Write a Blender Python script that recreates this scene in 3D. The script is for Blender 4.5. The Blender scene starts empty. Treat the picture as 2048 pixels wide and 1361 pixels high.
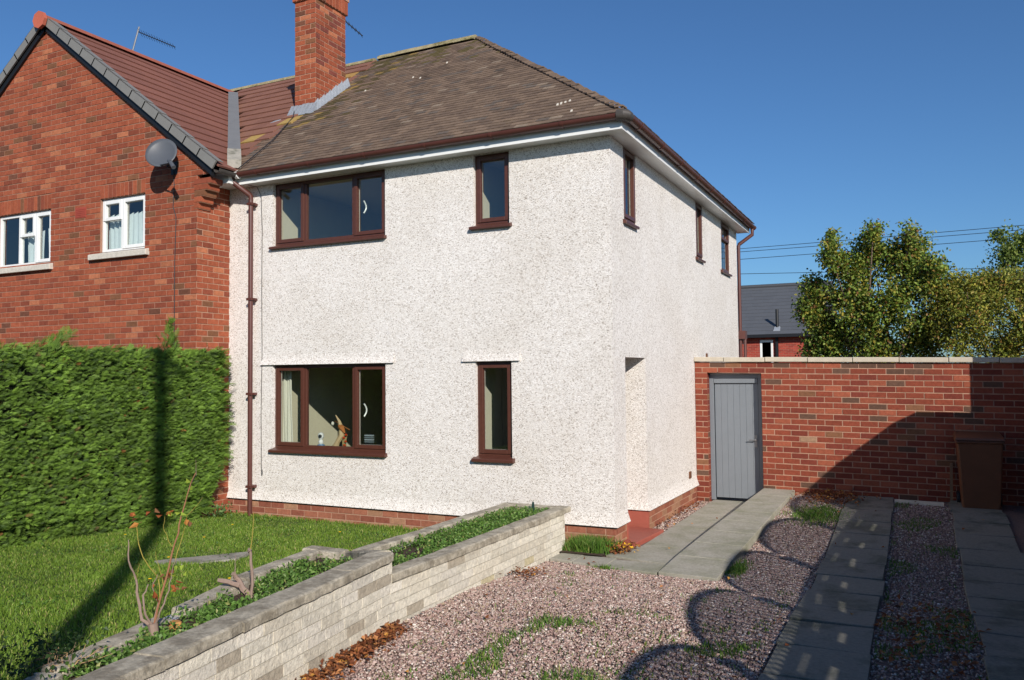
import bpy, math, random
import numpy as np
from math import radians, sin, cos, pi
from mathutils import Vector, Matrix, noise as mnoise

random.seed(7)
RNG = np.random.default_rng(11)
C = bpy.context.scene.collection
SC = bpy.context.scene

# ------------------------------------------------------------------ camera
yaw, pit, rol = radians(26.227), radians(2.389), radians(-0.552)
fw = Vector((-sin(yaw)*cos(pit), cos(yaw)*cos(pit), sin(pit)))
rt = Vector((cos(yaw), sin(yaw), 0)); up = rt.cross(fw)
R2 = cos(rol)*rt + sin(rol)*up; U2 = -sin(rol)*rt + cos(rol)*up
cam = bpy.data.cameras.new('camera'); camo = bpy.data.objects.new('camera', cam); C.objects.link(camo)
cam.sensor_width = 36.0; cam.lens = 28.79; cam.clip_start = 0.05; cam.clip_end = 3000
mw = Matrix((( R2.x, U2.x, -fw.x, 3.08), (R2.y, U2.y, -fw.y, -8.842), (R2.z, U2.z, -fw.z, 1.98), (0, 0, 0, 1)))
camo.matrix_world = mw
SC.camera = camo

# ------------------------------------------------------------------ world and sun
SUN = Vector((0.69, -0.72, 0.485)).normalized()          # towards the sun
w = bpy.data.worlds.new("World"); SC.world = w; w.use_nodes = True
nt = w.node_tree; nt.nodes.clear()
wo = nt.nodes.new('ShaderNodeOutputWorld'); bg = nt.nodes.new('ShaderNodeBackground')
sky = nt.nodes.new('ShaderNodeTexSky'); sky.sky_type = 'NISHITA'; sky.sun_disc = False
sky.sun_elevation = math.asin(SUN.z); sky.sun_rotation = math.atan2(SUN.x, SUN.y)
sky.altitude = 50; sky.air_density = 1.0; sky.dust_density = 0.6; sky.ozone_density = 3.0
bg.inputs['Strength'].default_value = 0.07
tn = nt.nodes.new('ShaderNodeMix'); tn.data_type = 'RGBA'; tn.blend_type = 'MULTIPLY'; tn.inputs[0].default_value = 1.0
tn.inputs[7].default_value = (0.70, 1.06, 1.42, 1)       # camera white balance of the blue sky
nt.links.new(sky.outputs[0], tn.inputs[6]); nt.links.new(tn.outputs[2], bg.inputs[0]); nt.links.new(bg.outputs[0], wo.inputs[0])
sl = bpy.data.lights.new('sun', 'SUN'); sl.energy = 5.0; sl.angle = radians(0.53); sl.color = (1.0, 0.92, 0.83)
so = bpy.data.objects.new('sun', sl); C.objects.link(so); so.location = SUN*60
so.rotation_euler = SUN.to_track_quat('Z', 'Y').to_euler()
SC.view_settings.view_transform = 'Standard'; SC.view_settings.look = 'None'
SC.view_settings.exposure = 0.10; SC.view_settings.gamma = 1.0; SC.view_settings.use_curve_mapping = False

# ------------------------------------------------------------------ materials
def srgb(r, g, b):
    f = lambda c: ((c/255+0.055)/1.055)**2.4 if c > 10 else c/255/12.92
    return (f(r), f(g), f(b), 1.0)
class NT:
    def __init__(s, name):
        s.m = bpy.data.materials.new(name); s.m.use_nodes = True; s.t = s.m.node_tree
        s.b = s.t.nodes['Principled BSDF']; s.out = s.t.nodes['Material Output']
        s.tc = s.t.nodes.new('ShaderNodeTexCoord')
    def n(s, typ, **k):
        n = s.t.nodes.new(typ)
        for a, v in k.items(): setattr(n, a, v)
        return n
    def l(s, a, b): s.t.links.new(a, b)
    def noise(s, scale, detail=4, rough=.6, vec=None):
        n = s.n('ShaderNodeTexNoise'); n.inputs['Scale'].default_value = scale; n.inputs['Detail'].default_value = detail
        n.inputs['Roughness'].default_value = rough
        s.l(vec or s.tc.outputs['Object'], n.inputs['Vector']); return n.outputs['Fac']
    def ramp(s, fac, stops):
        r = s.n('ShaderNodeValToRGB'); e = r.color_ramp.elements
        while len(e) < len(stops): e.new(0.5)
        for i, (p, c) in enumerate(stops):
            e[i].position = p; e[i].color = c if len(c) == 4 else (*c, 1)
        s.l(fac, r.inputs[0]); return r.outputs[0]
    def mix(s, fac, a, b, mode='MIX'):
        m = s.n('ShaderNodeMix', data_type='RGBA', blend_type=mode)
        for k, v in ((0, fac), (6, a), (7, b)):
            if hasattr(v, 'links') or hasattr(v, 'is_output'): s.l(v, m.inputs[k])
            else: m.inputs[k].default_value = v
        return m.outputs[2]
    def bump(s, h, dist, strength=1.0, prev=None):
        b = s.n('ShaderNodeBump'); b.inputs['Distance'].default_value = dist; b.inputs['Strength'].default_value = strength
        s.l(h, b.inputs['Height'])
        if prev: s.l(prev, b.inputs['Normal'])
        return b.outputs[0]
def mat(name, col, rough=.6, var=.2, vs=6, bump=0, bs=150, attr=False, spec=.4, metal=0, col2=None, c2s=1.5, c2lo=.5, c2hi=.62):
    s = NT(name)
    if attr:
        a = s.n('ShaderNodeAttribute', attribute_name='Col'); base = a.outputs['Color']
    else:
        rgb = s.n('ShaderNodeRGB'); rgb.outputs[0].default_value = col; base = rgb.outputs[0]
    if col2:
        f = s.ramp(s.noise(c2s, 6, .65), [(c2lo, (0, 0, 0)), (c2hi, (1, 1, 1))])
        base = s.mix(f, base, col2)
    if var:
        v = s.ramp(s.noise(vs, 6, .7), [(.25, (1-var,)*3), (.75, (1+var,)*3)])
        base = s.mix(1.0, base, v, 'MULTIPLY')
    s.l(base, s.b.inputs['Base Color'])
    s.b.inputs['Roughness'].default_value = rough; s.b.inputs['Metallic'].default_value = metal
    s.b.inputs['Specular IOR Level'].default_value = spec
    if bump: s.l(s.bump(s.noise(bs, 5, .7), bump), s.b.inputs['Normal'])
    return s.m

def mk_pebbledash(name, tint=1.0):
    s = NT(name)
    v = s.n('ShaderNodeTexVoronoi'); v.inputs['Scale'].default_value = 98; s.l(s.tc.outputs['Object'], v.inputs['Vector'])
    sep = s.n('ShaderNodeSeparateColor'); s.l(v.outputs['Color'], sep.inputs[0])
    c = s.ramp(sep.outputs[0], [(0, (.32, .28, .245)), (.06, (.50, .455, .41)), (.17, (.68, .645, .605)), (.5, (.785, .755, .72)), (1.0, (.91, .89, .86))])
    dirt = s.ramp(s.noise(.9, 7, .7), [(.3, (.90, .885, .86)), (.6, (1.0, 1.0, 1.0))])
    c = s.mix(1.0, c, dirt, 'MULTIPLY')
    mp = s.n('ShaderNodeMapping'); mp.inputs['Scale'].default_value = (2.6, 2.6, .28); s.l(s.tc.outputs['Object'], mp.inputs[0])
    streak = s.ramp(s.noise(1.0, 6, .6, mp.outputs[0]), [(.33, (.90, .885, .86)), (.52, (1.0, 1.0, 1.0))])
    c = s.mix(.22, c, s.mix(1.0, c, streak, 'MULTIPLY'))
    fine = s.ramp(s.noise(120, 3, .8), [(.3, (.86, .85, .84)), (.7, (1.06, 1.06, 1.06))])
    c = s.mix(1.0, c, fine, 'MULTIPLY')
    s.l(c, s.b.inputs['Base Color']); s.b.inputs['Roughness'].default_value = .85; s.b.inputs['Specular IOR Level'].default_value = .25
    h = s.n('ShaderNodeMath', operation='MULTIPLY'); s.l(v.outputs['Distance'], h.inputs[0]); h.inputs[1].default_value = -1
    n1 = s.bump(h.outputs[0], .007, .68)
    s.l(s.bump(s.noise(9, 4, .6), .012, .5, n1), s.b.inputs['Normal'])
    return s.m
def mk_foliage(name, rough=.5, trans=.35, spec=.35):
    s = NT(name); a = s.n('ShaderNodeAttribute', attribute_name='Col')
    s.l(a.outputs['Color'], s.b.inputs['Base Color']); s.b.inputs['Roughness'].default_value = rough
    s.b.inputs['Specular IOR Level'].default_value = spec
    tr = s.n('ShaderNodeBsdfTranslucent'); s.l(a.outputs['Color'], tr.inputs[0])
    mx = s.n('ShaderNodeMixShader'); mx.inputs[0].default_value = trans
    s.l(s.b.outputs[0], mx.inputs[1]); s.l(tr.outputs[0], mx.inputs[2]); s.l(mx.outputs[0], s.out.inputs[0])
    return s.m
def mk_glass(name, refl=.16, tint=(.85, .9, .88, 1)):
    s = NT(name); s.t.nodes.remove(s.b)
    g = s.n('ShaderNodeBsdfGlossy'); g.inputs['Roughness'].default_value = .01
    t = s.n('ShaderNodeBsdfTransparent'); t.inputs[0].default_value = tint
    lw = s.n('ShaderNodeLayerWeight'); lw.inputs[0].default_value = .5
    pw = s.n('ShaderNodeMath', operation='POWER'); pw.inputs[1].default_value = 4.0; s.l(lw.outputs['Facing'], pw.inputs[0])
    mul = s.n('ShaderNodeMath', operation='MULTIPLY_ADD'); mul.inputs[1].default_value = 1-refl; mul.inputs[2].default_value = refl; mul.use_clamp = True
    s.l(pw.outputs[0], mul.inputs[0])
    mx = s.n('ShaderNodeMixShader'); s.l(mul.outputs[0], mx.inputs[0]); s.l(t.outputs[0], mx.inputs[1]); s.l(g.outputs[0], mx.inputs[2])
    s.l(s.bump(s.noise(1.3, 2, .5), .004, .5), g.inputs['Normal'])
    s.l(mx.outputs[0], s.out.inputs[0]); return s.m

MT = dict(
 dash=mk_pebbledash('pebbledash'),
 brick=mat('brick', None, .85, .28, 22, .004, 90, attr=True, spec=.2),
 mortar=mat('mortar', srgb(156, 118, 98), .95, .25, 14, .003, 160),
 mortar2=mat('mortar_pale', srgb(172, 136, 114), .95, .25, 14, .003, 160),
 tile=mat('roof_tile', None, .85, .3, 12, .004, 110, attr=True, spec=.25, col2=srgb(108, 94, 66), c2s=1.1, c2lo=.64, c2hi=.8),
 tile_red=mat('red_roof_tile', None, .8, .18, 30, .003, 260, attr=True, spec=.3),
 ridge=mat('ridge_tile', srgb(150, 140, 108), .9, .35, 7, .012, 40, col2=srgb(100, 96, 58), c2s=5),
 ridge_red=mat('red_ridge', srgb(146, 84, 68), .85, .2, 12, .004, 60),
 terracotta=mat('terracotta', srgb(180, 96, 74), .7, .1, 10),
 verge=mat('grey_verge_plastic', srgb(122, 121, 117), .5, .08, 8),
 valley=mat('grey_valley_trough', srgb(112, 113, 114), .55, .12, 6),
 lead=mat('lead_flashing', srgb(138, 144, 152), .5, .25, 30, .006, 40, spec=.5),
 mahog=mat('mahogany_upvc', srgb(84, 50, 40), .35, .15, 20, .0006, 90, spec=.5),
 gutter=mat('brown_gutter_plastic', srgb(88, 52, 46), .38, .15, 5, spec=.5),
 gutterdark=mat('grey_gutter_plastic', srgb(70, 66, 62), .5, .2, 15),
 white=mat('white_upvc', srgb(226, 228, 226), .35, .05, 6, spec=.5),
 handle=mat('white_handle', srgb(235, 235, 230), .3, 0),
 conc=mat('concrete', srgb(150, 146, 136), .9, .28, 9, .006, 70, col2=srgb(112, 110, 98), c2s=4),
 sillc=mat('painted_sill', srgb(196, 190, 178), .85, .22, 18, .004, 60),
 coping=mat('coping_concrete', srgb(186, 176, 158), .9, .15, 12, .002, 120),
 weathered=mat('weathered_coping', srgb(178, 170, 152), .95, .4, 30, .010, 60, col2=srgb(138, 130, 114), c2s=7, c2lo=.42, c2hi=.6),
 slab=mat('paving_slab', srgb(158, 154, 142), .9, .26, 34, .003, 90, col2=srgb(130, 130, 110), c2s=2.6, c2lo=.42, c2hi=.72),
 slabdark=mat('driveway_slab', srgb(120, 118, 108), .9, .26, 34, .003, 90, col2=srgb(92, 94, 82), c2s=2.2),
 redpaint=mat('red_paint', srgb(158, 86, 72), .6, .12, 12, .002, 60),
 gate=mat('grey_gate_paint', srgb(118, 124, 130), .5, .06, 4, .0008, 60),
 dark=mat('dark_plastic', srgb(40, 42, 46), .5, .1, 8),
 dish=mat('dish_grey', srgb(78, 82, 88), .45, .06, 5),
 metal=mat('aluminium', srgb(150, 150, 150), .4, .1, 10, metal=.7),
 bin=mat('brown_bin_plastic', srgb(104, 66, 44), .5, .15, 5),
 wood=mat('weathered_wood', srgb(120, 96, 74), .85, .3, 30, .004, 60),
 fence=mat('fence_wood', srgb(110, 82, 56), .85, .3, 14, .003, 60),
 soil=mat('soil', srgb(72, 56, 44), .95, .4, 14, .03, 30),
 lawnbase=mat('lawn_base', srgb(62, 82, 30), .95, .3, 6, .02, 30),
 earth=mat('earth', srgb(98, 84, 70), .95, .35, 10, .015, 40, col2=srgb(60, 74, 34), c2s=1.2, c2lo=.52, c2hi=.66),
 gravelbase=mat('gravel_bed', srgb(120, 98, 90), .95, .45, 60, .02, 70),
 pebble=mat('pebble', None, .7, .15, 60, attr=True, spec=.4),
 leafy=mk_foliage('leaves'),
 grassm=mk_foliage('grass_blades', .55, .3),
 conifer=mk_foliage('conifer_fronds', .6, .15, .25),
 dryleaf=mk_foliage('dry_leaves', .75, .2, .2),
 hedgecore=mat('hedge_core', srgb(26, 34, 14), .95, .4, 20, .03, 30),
 bark=mat('bark', srgb(104, 88, 76), .9, .3, 40, .004, 80),
 twig=mat('twig', None, .85, .15, 60, attr=True),
 glass=mk_glass('window_glass'),
 room=mat('room_wall', srgb(214, 206, 186), .9, .06, 3),
 roomdark=mat('room_wall_olive', srgb(212, 203, 178), .9, .06, 3),
 floor=mat('room_floor', srgb(80, 66, 52), .8, .1, 4),
 curtain=mat('curtain_fabric', srgb(214, 210, 194), .9, .06, 8),
 netm=mat('net_curtain', srgb(205, 214, 216), .9, .06, 20),
 slate=mat('slate_tile', None, .6, .15, 20, attr=True),
 black=mat('black_plastic', srgb(24, 26, 30), .5, 0),
 asphalt=mat('asphalt', srgb(72, 72, 72), .9, .2, 20, .004, 120),
 cream=mat('painted_block', None, .9, .3, 26, .012, 38, attr=True, spec=.2, col2=srgb(128, 122, 102), c2s=9, c2lo=.66, c2hi=.85),
 blockmortar=mat('block_mortar', srgb(166, 160, 146), .95, .3, 20, .004, 90),
 rounded_shade_caster=mat('shade_caster_panel', srgb(210, 210, 205), .4, .05, 3),
 paint=mat('ornament_paint', None, .4, .1, 40, attr=True),
)

# ------------------------------------------------------------------ mesh helpers
ORG = {}
def world_org(o): return ORG.get(o.name, Vector((0, 0, 0)))
def link_mesh(name, me, m, parent, org):
    if m: me.materials.append(m)
    o = bpy.data.objects.new(name, me); C.objects.link(o)
    if parent: o.parent = parent
    po = world_org(parent) if parent else Vector((0, 0, 0))
    o.location = Vector(org)-po; ORG[o.name] = Vector(org)
    return o
def np_obj(name, V, F, m, parent=None, cols=None, smooth=False, org=None):
    """V (N,3) world coordinates, F (M,k) uniform polygons, cols (M,3) one colour per face"""
    V = np.asarray(V, dtype=np.float64).reshape(-1, 3); F = np.asarray(F, dtype=np.int32)
    if org is None:
        lo, hi = V.min(0), V.max(0); org = ((lo[0]+hi[0])/2, (lo[1]+hi[1])/2, lo[2])
    L = V-np.array(org)
    me = bpy.data.meshes.new(name); k = F.shape[1]; n = len(F)
    me.vertices.add(len(L)); me.vertices.foreach_set('co', L.astype(np.float32).ravel())
    me.loops.add(n*k); me.loops.foreach_set('vertex_index', F.ravel())
    me.polygons.add(n); me.polygons.foreach_set('loop_start', np.arange(0, n*k, k, dtype=np.int32))
    me.update(calc_edges=True); me.validate()
    me.polygons.foreach_set('use_smooth', np.full(len(me.polygons), bool(smooth)))
    if cols is not None and len(me.polygons) == n:
        a = me.attributes.new('Col', 'FLOAT_COLOR', 'FACE')
        c = np.ones((n, 4), dtype=np.float32); c[:, :3] = cols; a.data.foreach_set('color', c.ravel())
    return link_mesh(name, me, m, parent, org)
class MB:
    def __init__(s): s.v = []; s.f = []; s.c = []
    def add(s, vs, fs, col=(.5, .5, .5)):
        b = len(s.v); s.v += [tuple(p) for p in vs]
        for f in fs: s.f.append(tuple(b+i for i in f)); s.c.append(col)
    def hexa(s, p, col=(.5, .5, .5)):   # 8 points: bottom 4 ccw then top 4
        s.add(p, [(3, 2, 1, 0), (4, 5, 6, 7), (0, 1, 5, 4), (1, 2, 6, 5), (2, 3, 7, 6), (3, 0, 4, 7)], col)
    def box(s, a, b, P=None, col=(.5, .5, .5)):
        x0, y0, z0 = a; x1, y1, z1 = b
        p = [(x0, y0, z0), (x1, y0, z0), (x1, y1, z0), (x0, y1, z0), (x0, y0, z1), (x1, y0, z1), (x1, y1, z1), (x0, y1, z1)]
        if P: p = [P(*q) for q in p]
        s.hexa(p, col)
    def quad(s, a, b, c, d, col=(.5, .5, .5)): s.add([a, b, c, d], [(0, 1, 2, 3)], col)
    def tube(s, pts, rad, n=8, col=(.5, .5, .5), caps=True):
        pts = [Vector(p) for p in pts]; rings = []
        if not hasattr(rad, '__len__'): rad = [rad]*len(pts)
        prev = None
        for i, p in enumerate(pts):
            t = (pts[min(i+1, len(pts)-1)]-pts[max(i-1, 0)]).normalized()
            if prev is None:
                a = t.cross(Vector((0, 0, 1)));  a = a if a.length > .1 else t.cross(Vector((1, 0, 0)))
                a.normalize()
            else:
                a = (prev-t*prev.dot(t)).normalized()
            prev = a; b = t.cross(a)
            rings.append([p+(a*cos(2*pi*k/n)+b*sin(2*pi*k/n))*rad[i] for k in range(n)])
        vs = [q for r in rings for q in r]; fs = []
        for i in range(len(rings)-1):
            for k in range(n):
                fs.append((i*n+k, i*n+(k+1) % n, (i+1)*n+(k+1) % n, (i+1)*n+k))
        if caps: fs += [tuple(range(n-1, -1, -1)), tuple((len(rings)-1)*n+k for k in range(n))]
        s.add(vs, fs, col)
    def build(s, name, m, parent=None, bevel=0, smooth=False, org=None, cols=False):
        V = np.array(s.v)
        if org is None:
            lo, hi = V.min(0), V.max(0); org = ((lo[0]+hi[0])/2, (lo[1]+hi[1])/2, lo[2])
            if parent: org = tuple(world_org(parent))
        L = V-np.array(org)
        me = bpy.data.meshes.new(name); me.from_pydata([tuple(q) for q in L], [], s.f); me.update()
        if smooth:
            me.polygons.foreach_set('use_smooth', np.ones(len(me.polygons), dtype=bool))
            if hasattr(me, 'set_sharp_from_angle'): me.set_sharp_from_angle(angle=radians(40))
        a = me.attributes.new('Col', 'FLOAT_COLOR', 'FACE')
        c = np.ones((len(s.c), 4), dtype=np.float32); c[:, :3] = [q[:3] for q in s.c]; a.data.foreach_set('color', c.ravel())
        o = link_mesh(name, me, m, parent, org)
        if bevel:
            md = o.modifiers.new('bevel', 'BEVEL'); md.width = bevel; md.segments = 2; md.limit_method = 'ANGLE'; md.angle_limit = radians(40)
        return o
def tag(o, label=None, cat=None, group=None, kind=None):
    for k, v in (('label', label), ('category', cat), ('group', group), ('kind', kind)):
        if v: o[k] = v
    return o
def empty(name, loc, label, cat, group=None):
    o = bpy.data.objects.new(name, None); C.objects.link(o); o.location = loc; o.empty_display_size = .2
    ORG[o.name] = Vector(loc); return tag(o, label, cat, group)
def frame(O, u, n):
    O = Vector(O); u = Vector(u).normalized(); n = Vector(n).normalized()
    return lambda a, d, z: tuple(O+u*a+n*d+Vector((0, 0, z)))
def jit(c, a=.1):
    k = 1+random.uniform(-a, a); return tuple(max(0, x*k) for x in c[:3])
def pick(pal, j=.11):
    r = random.random()*sum(p[0] for p in pal)
    for wt, c in pal:
        r -= wt
        if r <= 0: return jit(c, j)
    return jit(pal[-1][1])
def S3(*a): return srgb(*a)[:3]
def BR(*a):      # brick colours, slightly greyed
    c = srgb(*a)[:3]; m = (c[0]+c[1]+c[2])/3; c = [x*.97+m*.03 for x in c]; return (c[0]*.74, c[1]*.84+.004, c[2]*.72+.002)
PAL_GABLE = [(6, BR(166, 80, 60)), (4, BR(174, 86, 64)), (2, BR(150, 71, 56)), (.8, BR(190, 108, 82)), (.6, BR(138, 84, 64)), (.3, BR(124, 72, 60))]
PAL_WALL = [(5, BR(148, 66, 52)), (3, BR(134, 56, 48)), (2, BR(168, 84, 66)), (.9, BR(108, 72, 64)), (.25, BR(140, 88, 68)), (.04, BR(170, 126, 108))]
PAL_PLINTH = [(4, BR(170, 100, 84)), (2, BR(154, 84, 72)), (2, BR(184, 128, 108))]

def holes_spans(u0, u1, z0, z1, holes):
    sp = [(u0, u1)]
    for (a, b, c, d) in holes:
        if d <= z0+.012 or c >= z1-.012: continue
        ns = []
        for s, e in sp:
            if b <= s or a >= e: ns.append((s, e)); continue
            if a > s: ns.append((s, a))
            if b < e: ns.append((b, e))
        sp = ns
    return sp
def brickwork(name, P, z0, z1, span, parent, pal, mort, holes=(), gauge=.083, L=.235, proud=.005, thick=.03, zoff=None, mat_='brick', lenjit=0, joint=.0135, anchor=0):
    """individual bricks standing proud of a mortar bed; span(z)->(u0,u1); P(u,d,z) maps to the world"""
    mb, mm = MB(), MB(); i = 0; z = z0; zf = zoff or (lambda u: 0)
    while z < z1-.02:
        zt = min(z+gauge, z1); u0, u1 = span((z+zt)/2)
        for (s, e) in holes_spans(u0, u1, z, zt, holes):
            n = max(1, int((e-s)/1.2))
            for k in range(n):
                a, b = s+(e-s)*k/n, s+(e-s)*(k+1)/n
                mm.quad(P(a, 0, z+zf(a)), P(b, 0, z+zf(b)), P(b, 0, zt+zf(b)), P(a, 0, zt+zf(a)))
            x = anchor+math.floor((s-anchor)/L)*L-(L/2 if i % 2 else 0)
            while x < e:
                ll = L*(1+random.uniform(-lenjit, lenjit)); a, b = max(x+joint/2, s+.001), min(x+ll-joint/2, e-.001)
                if lenjit == 0 and random.random() < .04 and b-a > .2:
                    pass
                if b-a > .018:
                    d = proud+random.uniform(-.002, .0025); t = random.uniform(-.0015, .0015)
                    zz0, zz1 = z+joint/2+t, zt-joint/2+t; zo = zf((a+b)/2)
                    sl = (zf(b)-zf(a))/2
                    p = [P(a, -thick, zz0+zo-sl), P(b, -thick, zz0+zo+sl), P(b, d, zz0+zo+sl), P(a, d, zz0+zo-sl),
                         P(a, -thick, zz1+zo-sl), P(b, -thick, zz1+zo+sl), P(b, d, zz1+zo+sl), P(a, d, zz1+zo-sl)]
                    mb.add(p, [(3, 2, 1, 0), (4, 5, 6, 7), (2, 3, 7, 6), (1, 2, 6, 5), (3, 0, 4, 7)], pick(pal))
                x += ll
        z = zt; i += 1
    o = mb.build(name, MT[mat_], parent)
    mm.build('mortar', MT[mort], o)
    return o
def soldier(mb, P, u0, u1, z0, h, pal, n=None, d=.008):
    n = n or int((u1-u0)/.083)
    for k in range(n):
        a = u0+(u1-u0)*k/n+.008; b = u0+(u1-u0)*(k+1)/n-.008
        mb.box((a, -.03, z0), (b, d+random.uniform(-.002, .002), z0+h), P, pick(pal))

def wall_skin(name, P, rect, holes, parent, m, depth=.12, cell=.6):
    """wall face with rectangular openings and their reveals"""
    u0, u1, z0, z1 = rect; mb = MB()
    us = sorted({u0, u1, *[h[0] for h in holes], *[h[1] for h in holes]}); zs = sorted({z0, z1, *[h[2] for h in holes], *[h[3] for h in holes]})
    for a, b in zip(us, us[1:]):
        for c, d in zip(zs, zs[1:]):
            mu, mz = (a+b)/2, (c+d)/2
            if any(h[0] < mu < h[1] and h[2] < mz < h[3] for h in holes): continue
            mb.quad(P(a, 0, c), P(b, 0, c), P(b, 0, d), P(a, 0, d))
    for (a, b, c, d) in holes:
        mb.quad(P(a, 0, c), P(a, 0, d), P(a, -depth, d), P(a, -depth, c)); mb.quad(P(b, 0, d), P(b, 0, c), P(b, -depth, c), P(b, -depth, d))
        mb.quad(P(a, 0, d), P(b, 0, d), P(b, -depth, d), P(a, -depth, d))
        if c > z0+.01: mb.quad(P(b, 0, c), P(a, 0, c), P(a, -depth, c), P(b, -depth, c))
    return mb.build(name, m, parent)

def frame_bars(mb, P, a, b, c, d, t, d0, d1):
    mb.box((a, d0, c), (a+t, d1, d), P); mb.box((b-t, d0, c), (b, d1, d), P)
    mb.box((a+t, d0, c), (b-t, d1, c+t), P); mb.box((a+t, d0, d-t), (b-t, d1, d), P)
def window(parent, P, u0, u1, z0, z1, lights, m, rec=.05, handle=None, sill=None, label=None):
    """lights: list of (ua, ub, za, zb, opening?)"""
    F = MB(); frame_bars(F, P, u0+.002, u1-.002, z0, z1-.002, .045, -rec-.06, -rec)
    us = sorted({l[1] for l in lights if l[1] < u1-.01})
    for x in us: F.box((x-.028, -rec-.06, z0+.045), (x+.028, -rec-.001, z1-.047), P)
    f = F.build('window', m, parent, bevel=.004)
    if label: f['label'] = label
    for (a, b, c, d, op) in lights:
        g = MB(); gi = .012
        ta = .045 if abs(a-u0) < .02 else .028; tb = .045 if abs(b-u1) < .02 else .028
        tc = .045 if abs(c-z0) < .02 else .02; td = .045 if abs(d-z1) < .02 else .02
        a1, b1, c1, d1 = a+ta-.015, b-tb+.015, c+tc-.015, d-td+.015
        if op:
            s = MB(); frame_bars(s, P, a1, b1, c1, d1, .05, -rec-.045, -rec+.014)
            s.build('casement', m, f, bevel=.005)
            a1 += .045; b1 -= .045; c1 += .045; d1 -= .045
        g.quad(P(a1, -rec-.03, c1), P(b1, -rec-.03, c1), P(b1, -rec-.03, d1), P(a1, -rec-.03, d1))
        g.build('pane', MT['glass'], f)
        # pale spacer bar / inner frame seen through the glass
        s2 = MB(); frame_bars(s2, P, a1-.004, b1+.004, c1-.004, d1+.004, .010, -rec-.052, -rec-.036); s2.build('glazing_bead', MT['sillc'], f)
    if handle:
        for (hu, hz) in handle:
            h = MB(); h.tube([P(hu+.016*sin(pi*t/8)-.006, -rec-.055-.035*sin(pi*t/8), hz-.085+.17*t/8) for t in range(9)], .010, 7)
            h.build('handle', MT['handle'], f, smooth=True)
    if sill:
        sa, sb, hh, pr, sm = sill
        s = MB(); s.hexa([P(sa, -rec, z0-hh), P(sb, -rec, z0-hh), P(sb, pr, z0-hh), P(sa, pr, z0-hh), P(sa, -rec, z0+.004), P(sb, -rec, z0+.004), P(sb, pr, z0-.03), P(sa, pr, z0-.03)])
        s.build('sill', MT[sm], f, bevel=.006)
    return f
def room(parent, x0, x1, y0, y1, z0, z1, openface, m='room', fl='floor'):
    mb = MB(); p = [(x0, y0, z0), (x1, y0, z0), (x1, y1, z0), (x0, y1, z0), (x0, y0, z1), (x1, y0, z1), (x1, y1, z1), (x0, y1, z1)]
    faces = {'t': (4, 5, 6, 7), '-y': (0, 1, 5, 4), '+x': (1, 2, 6, 5), '+y': (2, 3, 7, 6), '-x': (3, 0, 4, 7)}
    mb.add(p, [f for k, f in faces.items() if k not in openface])
    o = mb.build('room_wall', MT[m], parent)
    b = MB(); b.add(p[:4], [(0, 1, 2, 3)]); b.build('room_floor', MT[fl], o)
    return o

def tiles(name, O, u, s, ulen, slen, w, g, th, inside, cols, m, parent, bond=True, jitter=.004, gap=.0015):
    """overlapping roof tiles laid in courses up a slope"""
    O, u, s = Vector(O), Vector(u).normalized(), Vector(s).normalized(); n = u.cross(s)
    if n.z < 0: n = -n
    V = []; F = []; K = []; rows = int(slen/g)+1
    for r in range(rows):
        off = (w/2 if (bond and r % 2) else 0); k0 = int(-.5/w)-1
        for k in range(k0, int((ulen+.5)/w)+2):
            a = k*w+off; cu = a+w/2; cs = (r+.5)*g
            if not inside(cu, cs): continue
            j = random.uniform(-jitter, jitter); ds = random.uniform(-jitter, jitter); lift = random.uniform(0, jitter)
            s0 = r*g+ds-.01; s1 = s0+g*1.25
            if s1 > slen: s1 = slen
            a0, a1 = a+gap, a+w-gap
            zl, zh = th*1.35+lift, th*.45
            b = len(V)
            for (q, ss, hh) in ((a0, s0, zl-th+j*.3), (a1, s0, zl-th-j*.3), (a1, s1, zh-th), (a0, s1, zh-th), (a0, s0, zl+j*.3), (a1, s0, zl-j*.3), (a1, s1, zh), (a0, s1, zh)):
                V.append(O+u*q+s*ss+n*hh)
            F += [(b+4, b+5, b+6, b+7), (b+0, b+1, b+5, b+4), (b+1, b+2, b+6, b+5), (b+3, b+0, b+4, b+7)]
            c = cols(cu, cs); K += [c]*4
    return np_obj(name, np.array([tuple(q) for q in V]), F, m, parent, np.array(K), org=tuple(world_org(parent)))

# ------------------------------------------------------------------ ground heights
def sm(a, b, x):
    t = min(1, max(0, (x-a)/(b-a))); return t*t*(3-2*t)
def g_drive(x, y):
    if y < -.6: return -.01+.11*sm(-.6, -2.8, y) if False else -.01+.11*sm(.6, 2.8, -y)
    return -.01+.20*sm(-.6, 3.6, y)*sm(.9, 1.6, x)
def g_lawn(x, y): return .02+.042*min(6, max(0, -y))+.06*sm(2.5, 4.5, -y)*sm(-4, -2, x)

def grid_sheet(name, x0, x1, y0, y1, st, h, m):
    nx, ny = max(1, int((x1-x0)/st)), max(1, int((y1-y0)/st))
    V = [(x0+(x1-x0)*i/nx, y0+(y1-y0)*j/ny, 0) for j in range(ny+1) for i in range(nx+1)]
    V = [(x, y, h(x, y)+.006*mnoise.noise(Vector((x*2.1, y*2.1, 0)))) for x, y, _ in V]
    F = [(j*(nx+1)+i, j*(nx+1)+i+1, (j+1)*(nx+1)+i+1, (j+1)*(nx+1)+i) for j in range(ny) for i in range(nx)]
    return np_obj(name, V, F, m, smooth=True)
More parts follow.
